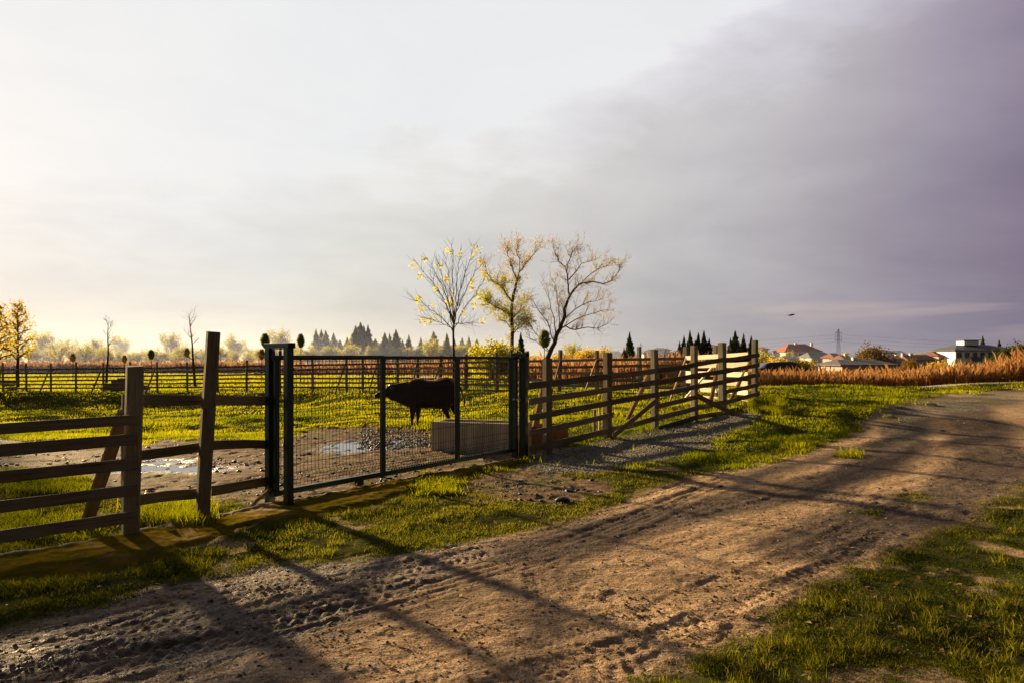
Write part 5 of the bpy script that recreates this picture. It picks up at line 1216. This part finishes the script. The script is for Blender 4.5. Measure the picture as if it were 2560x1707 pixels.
# ------------------------------------------------------------------ vehicles half hidden by the reeds
def car(X, Y, z, rz, paint, label, L=4.3, Wd=1.75, H=1.45):
    c_ = thing('parked_car', (X, Y, z), label, 'car', rz=rz)
    prof = [(-.5,.22),(-.49,.50),(-.46,.62),(-.36,.66),(-.26,.93),(-.16,.995),(.08,1.),(.18,.95),(.30,.68),(.44,.60),(.49,.48),(.5,.22)]
    mb = MB(); V = []
    for s in (-1, 1):
        for x, zz in prof: V.append((x*L, s*Wd/2*(1 if zz < .68 else .80), zz*H))
    n = len(prof); Q = [(i, i+1, n+i+1, n+i) for i in range(n-1)]+[(n-1, 0, n, 2*n-1)]; T = [(0, i+1, i) for i in range(1, n-1)]+[(n, n+i, n+i+1) for i in range(1, n-1)]
    mb.add(V, T, Q); o = mb.build('body', paint, c_)
    mb = MB()
    for s in (-1, 1): mb.add([(-.30*L, s*Wd*.448, .70*H), (.24*L, s*Wd*.448, .70*H), (.14*L, s*Wd*.412, .93*H), (-.2*L, s*Wd*.412, .93*H)], None, [(0, 1, 2, 3)])
    mb.add([(-.372*L, -.6, .67*H), (-.372*L, .6, .67*H), (-.272*L, .6, .92*H), (-.272*L, -.6, .92*H)], None, [(0, 1, 2, 3)]); mb.build('window', M['glass'], c_)
    for x in (-.32, .32):
        for s in (-1, 1):
            mb = MB(); mb.tube([(x*L, s*(Wd/2-.2), .31), (x*L, s*(Wd/2+.01), .31)], .31, 18); w_ = mb.build('wheel', M['rubber'], c_); mb = MB(); mb.tube([(x*L, s*(Wd/2+.012), .31), (x*L, s*(Wd/2+.02), .31)], .18, 14); mb.build('rim', M['galv'], w_)
    return c_
for px, y_, Y, rz, pm, lb in ((1938, 917, 62, .1, M['carpaint'], 'dark parked car behind the reeds just right of the last fence post'), (1962, 915, 66, -.2, M['carpaint'], 'second dark car half hidden behind the reeds right of the first')):
    X, _ = at(px, Y); car(X, Y, P(0, y_, Y).z-1.0, rz, pm, lb)
X, _ = at(304, 120); car(X, 120, P(0, 903, 120).z-1.3, .1, M['carwhite'], 'small white car far off in the mist left of the first near post', H=1.7)
# ------------------------------------------------------------------ reeds (stuff)
def reeds(name, n, px0, px1, d0, d1, h0, h1, mat, label, grow_right=0., wd=.0016):
    u = np.array([(px0-CX)/F, (px1-CX)/F]); r = rng.random(n); Y = d0+(d1-d0)*rng.random(n)**1.6; X = (u[0]+(u[1]-u[0])*r)*Y
    pd, _, sd_ = seg_dist(X, Y, path_c); keep = (pd > 1.9) & (sd_ < 0)
    X, Y, r = X[keep], Y[keep], r[keep]; n = len(X); pd = pd[keep]
    cl = fbm(X*.9, Y*.9, 3, 201); cl2 = fbm(X*.25, Y*.25, 2, 205)
    h = (h0+(h1-h0)*rng.random(n))*(1+.35*cl+.15*cl2)*(1+grow_right*r**6)*np.where(rng.random(n) < .07, 1.35, 1)
    z = terrain(X, Y)-.02; w = wd*Y*(.7+.6*rng.random(n)); a = rng.random(n)*6.283; b = rng.random(n)*6.283; ln = .10+.22*rng.random(n)
    base = np.stack([X, Y, z], -1); D = np.stack([np.cos(a)*w/2, np.sin(a)*w/2, 0*a], -1); L = np.stack([np.cos(b)*h*ln, np.sin(b)*h*ln, h], -1)
    p1 = base+L*[.3, .3, .55]; p2 = base+L*[.65, .65, .85]; p3 = base+L*[1.1, 1.1, 1]
    V = np.stack([base-D*.6, base+D*.6, p1+D*.6, p1-D*.6, p2+D*1.5, p2-D*1.5, p3], 1).reshape(-1, 3); i = np.arange(n)*7
    # drooping leaf on each stalk
    b2 = rng.random(n)*6.283; q0 = base+L*[.25, .25, .45]; q1 = q0+np.stack([np.cos(b2)*h*.16, np.sin(b2)*h*.16, h*.16], -1); q2 = q0+np.stack([np.cos(b2)*h*.34, np.sin(b2)*h*.34, h*.04*(rng.random(n)*4-1)], -1)
    V2 = np.stack([q0, q1+D*1.2, q2, q1-D*1.2], 1).reshape(-1, 3); j = n*7+np.arange(n)*4
    Q = np.concatenate([np.stack([i, i+1, i+2, i+3], -1), np.stack([i+3, i+2, i+4, i+5], -1), np.stack([j, j+1, j+2, j+3], -1)]); T = np.stack([i+5, i+4, i+6], -1)
    tint = np.clip(.45+.35*cl+rng.normal(0, .22, n), 0, 1)
    me = npmesh(name, np.vstack([V, V2]), [T, Q], [mat], False, {'tint': np.concatenate([np.repeat(tint, 7), np.repeat(tint, 4)])})
    obj(name, me, kind='stuff', label=label, cat='reeds')
reeds('reeds', 26000, 1690, 2700, 27, 44, .46, .76, M['reed'], 'tall dry golden brown reeds beyond the grass on the right', 3.2)
reeds('reeds', 22000, 1280, 1760, 30, 62, .95, 1.35, M['reed_red'], 'reddish brown reeds seen through the fences behind the paddock')
reeds('reeds', 16000, 700, 1300, 48, 95, .9, 1.4, M['reed_red'], 'reddish brown reeds beyond the pale path behind the gate', 0, .0015)
reeds('reeds', 14000, -200, 760, 88, 112, .8, 1.3, M['reed'], 'low strip of reddish reeds under the misty wood on the left', 0, .0015)
# ------------------------------------------------------------------ morning mist: a low bank of air lit by the sun
def mist(name, c, r, dens, alb, g, label, hz_=6., cells=True):
    V = []; nu, nv_ = 32, 16
    for i in range(nv_+1):
        for j in range(nu):
            th = math.pi*i/nv_; ph = 2*math.pi*j/nu; V.append((r[0]*math.sin(th)*math.cos(ph), r[1]*math.sin(th)*math.sin(ph), r[2]*math.cos(th)))
    Q = [(i*nu+j, (i+1)*nu+j, (i+1)*nu+(j+1) % nu, i*nu+(j+1) % nu) for i in range(nv_) for j in range(nu)]
    t = NT(name); v = t.n('TexCoord').outputs['Object']; q = t.n('Mapping', {'Vector': v, 'Scale': tuple(1/a for a in r)}).outputs[0]
    L = t.n('VectorMath', {0: q}, operation='LENGTH').outputs['Value']; e = t.math('SUBTRACT', 1., L, clamp=True)
    zz = t.n('SeparateXYZ', {0: v}).outputs[2]; k = t.math('POWER', 2.718, t.math('DIVIDE', t.math('MAXIMUM', zz, 0.), -hz_))
    d = t.math('MULTIPLY', t.math('MULTIPLY', t.math('MULTIPLY', t.math('MULTIPLY', e, e), 3.), k), dens)
    vs = t.n('VolumeScatter', {'Color': (*alb, 1), 'Density': d, 'Anisotropy': g}); t.t.links.new(vs.outputs[0], t.o.inputs['Volume'])
    o = obj(name, npmesh(name, V, np.array(Q), [t.m], True), kind='structure', label=label); o.location = c
mist('mist', (-110, 175, -3), (230, 135, 40), .0215, (.50, .60, .95), .25, 'golden mist over the wood on the left', 5.5)
# ------------------------------------------------------------------ sky, sun, camera
AZ, EL = math.radians(-43), math.radians(14.5)       # sun: 43 degrees left of the view, low
SUN = Vector((math.sin(AZ)*math.cos(EL), math.cos(AZ)*math.cos(EL), math.sin(EL)))
w = bpy.data.worlds.new('World'); bpy.context.scene.world = w; w.use_nodes = True
t = NT.__new__(NT); t.t = w.node_tree; t.t.nodes.clear()
wo = t.t.nodes.new('ShaderNodeOutputWorld')
tc = t.n('TexCoord').outputs['Generated']
nrm = t.n('VectorMath', {0: tc}, operation='NORMALIZE').outputs[0]
sx = t.n('SeparateXYZ', {0: nrm}).outputs
c = t.n('VectorMath', {0: nrm, 1: tuple(SUN)}, operation='DOT_PRODUCT').outputs['Value']
# cloud noise on a flattened dome, so that clouds stretch along the horizon
zz = t.math('ADD', t.math('MAXIMUM', sx[2], 0.), .16)
cv = t.n('CombineXYZ', {0: t.math('DIVIDE', sx[0], zz), 1: t.math('DIVIDE', sx[1], zz), 2: 0.}).outputs[0]
n_big = t.noise(cv, .55, 7, .55, .4); n_fine = t.noise(cv, 1.7, 7, .6, .3)
vst = t.n('Mapping', {'Vector': nrm, 'Scale': (1.6, 1.6, 14)}).outputs[0]; n_str = t.noise(vst, 2.2, 5, .5, .3)
vsoft = t.n('Mapping', {'Vector': nrm, 'Scale': (1.5, 1.5, 4.5)}).outputs[0]; n_soft = t.noise(vsoft, 1.6, 5, .5, .5)
cj = t.math('ADD', c, t.math('MULTIPLY', t.math('SUBTRACT', n_soft, .5), .16))
h = lambda r, g, b: tuple(((v/255)/12.92 if v/255 <= .04045 else ((v/255+.055)/1.055)**2.4) for v in (r, g, b))
cr = t.math('MULTIPLY_ADD', cj, .5, .5)
bank = t.ramp(cr, [(0, h(104, 97, 94)), (.40, h(104, 97, 98)), (.52, h(118, 106, 126)), (.587, h(137, 124, 146)), (.64, h(156, 147, 163)), (.70, h(176, 170, 178)), (.77, h(198, 195, 197)), (.86, h(217, 214, 211)), (.94, h(230, 229, 223)), (1, h(239, 240, 242))])
upper = t.ramp(cr, [(0, h(96, 100, 120)), (.55, h(160, 158, 180)), (.66, h(212, 210, 230)), (.76, h(236, 235, 244)), (.88, h(243, 243, 247)), (1, h(243, 244, 247))])
edge = t.math('SUBTRACT', sx[2], t.math('MULTIPLY_ADD', sx[0], .30, .335))
edge = t.math('ADD', edge, t.math('MULTIPLY', t.math('SUBTRACT', n_big, .5), .42))
edge = t.math('ADD', edge, t.math('MULTIPLY', t.math('SUBTRACT', n_fine, .5), .16))
em = t.ramp(t.math('MULTIPLY_ADD', edge, 6., .5), [(0, (0, 0, 0)), (.5, (.55, .55, .55)), (1, (1, 1, 1))])
col = t.mix(em, bank, upper)
rim = t.ramp(t.math('MULTIPLY_ADD', edge, 9., .5), [(.40, (0, 0, 0)), (.62, (1, 1, 1)), (.95, (0, 0, 0))])
col = t.mix(t.math('MULTIPLY', rim, .28), col, h(244, 242, 236))
# brightness mottling inside the bank
k = t.math('MULTIPLY_ADD', t.math('SUBTRACT', n_soft, .5), .26, 1.)
k = t.math('MULTIPLY', k, t.math('MULTIPLY_ADD', t.math('SUBTRACT', n_fine, .5), .10, 1.))
k = t.math('MULTIPLY', k, t.math('MULTIPLY_ADD', t.math('MAXIMUM', sx[2], 0.), .62, .88))
col = t.mix(1., col, t.n('CombineXYZ', {0: k, 1: k, 2: k}).outputs[0], 'MULTIPLY')
# pale streaks low over the horizon on the side away from the sun
low = t.ramp(sx[2], [(.0, (.35, .35, .35)), (.05, (.6, .6, .6)), (.066, (1, 1, 1)), (.085, (.15, .15, .15)), (.10, (0, 0, 0))])
st = t.math('MULTIPLY', t.ramp(n_str, [(.50, (0, 0, 0)), (.66, (1, 1, 1))]), low)
st = t.math('MULTIPLY', st, t.ramp(cr, [(.45, (1, 1, 1)), (.82, (.6, .6, .6)), (.93, (0, 0, 0))]))
col = t.mix(t.math('MULTIPLY', st, .55), col, h(222, 198, 186))
lowblue = t.math('MULTIPLY', t.ramp(sx[2], [(0, (1, 1, 1)), (.12, (0, 0, 0))]), t.ramp(cr, [(.5, (1, 1, 1)), (.85, (0, 0, 0))]))
col = t.mix(t.math('MULTIPLY', lowblue, .5), col, h(150, 152, 162))
# warm low glow under the sun
gl = t.math('MULTIPLY', t.ramp(sx[2], [(0, (1, 1, 1)), (.16, (0, 0, 0))]), t.ramp(cr, [(.80, (0, 0, 0)), (.95, (1, 1, 1))]))
col = t.mix(t.math('MULTIPLY', gl, .45), col, h(240, 238, 224))
# unseen sky overhead and behind the camera, dimmed to hold down the fill light
dome = t.ramp(sx[2], [(.50, (1, 1, 1)), (.72, (.115, .105, .11))]); back = t.ramp(t.math('MULTIPLY_ADD', sx[1], .5, .5), [(.40, (.46, .42, .38)), (.66, (1, 1, 1))])
col = t.mix(1., col, dome, 'MULTIPLY'); col = t.mix(1., col, back, 'MULTIPLY')
col = t.n('VectorMath', {0: col, 1: (.885, .89, .90)}, operation='MINIMUM').outputs[0]
k2 = t.math('MULTIPLY_ADD', t.ramp(n_fine, [(.35, (0, 0, 0)), (.6, (1, 1, 1))]), .05, .955)
col = t.mix(1., col, t.n('CombineXYZ', {0: k2, 1: k2, 2: t.math('MULTIPLY_ADD', k2, .6, .4)}).outputs[0], 'MULTIPLY')
sky = t.n('TexSky', sky_type='NISHITA', sun_disc=False, sun_elevation=EL, sun_rotation=AZ, air_density=1.4, dust_density=3., altitude=0)
b1 = t.n('Background', {'Color': sky.outputs[0], 'Strength': .05}).outputs[0]
b2 = t.n('Background', {'Color': col, 'Strength': 1.0}).outputs[0]
gate_ = t.n('MixShader', {0: .06, 1: b2, 2: b1}).outputs[0]
t.t.links.new(gate_, wo.inputs[0])
sl = bpy.data.lights.new('sun', 'SUN'); sl.energy = 12.5; sl.angle = math.radians(2.0); sl.color = (1.0, .71, .37)
so = bpy.data.objects.new('sun', sl); C.objects.link(so); so.rotation_euler = SUN.to_track_quat('Z', 'Y').to_euler()
cam = bpy.data.cameras.new('camera'); co = bpy.data.objects.new('camera', cam); C.objects.link(co)
co.location = (0, 0, EYE); co.rotation_euler = (math.pi/2, 0, 0)
cam.sensor_width = 36; cam.lens = F/2560*36; cam.shift_y = (HY-853.5)/2560; cam.clip_start = .05; cam.clip_end = 6000
sc = bpy.context.scene; sc.camera = co
sc.view_settings.view_transform = 'Standard'; sc.view_settings.look = 'None'; sc.view_settings.exposure = 0; sc.view_settings.gamma = 1
sc.render.engine = 'CYCLES'
cy = sc.cycles; cy.max_bounces = 6; cy.diffuse_bounces = 2; cy.glossy_bounces = 2; cy.transmission_bounces = 4; cy.transparent_max_bounces = 8; cy.volume_bounces = 0
cy.volume_step_rate = 2.0; cy.use_denoising = True; cy.sample_clamp_indirect = 4; cy.caustics_reflective = False; cy.caustics_refractive = False
cy.use_adaptive_sampling = True; cy.adaptive_threshold = .01
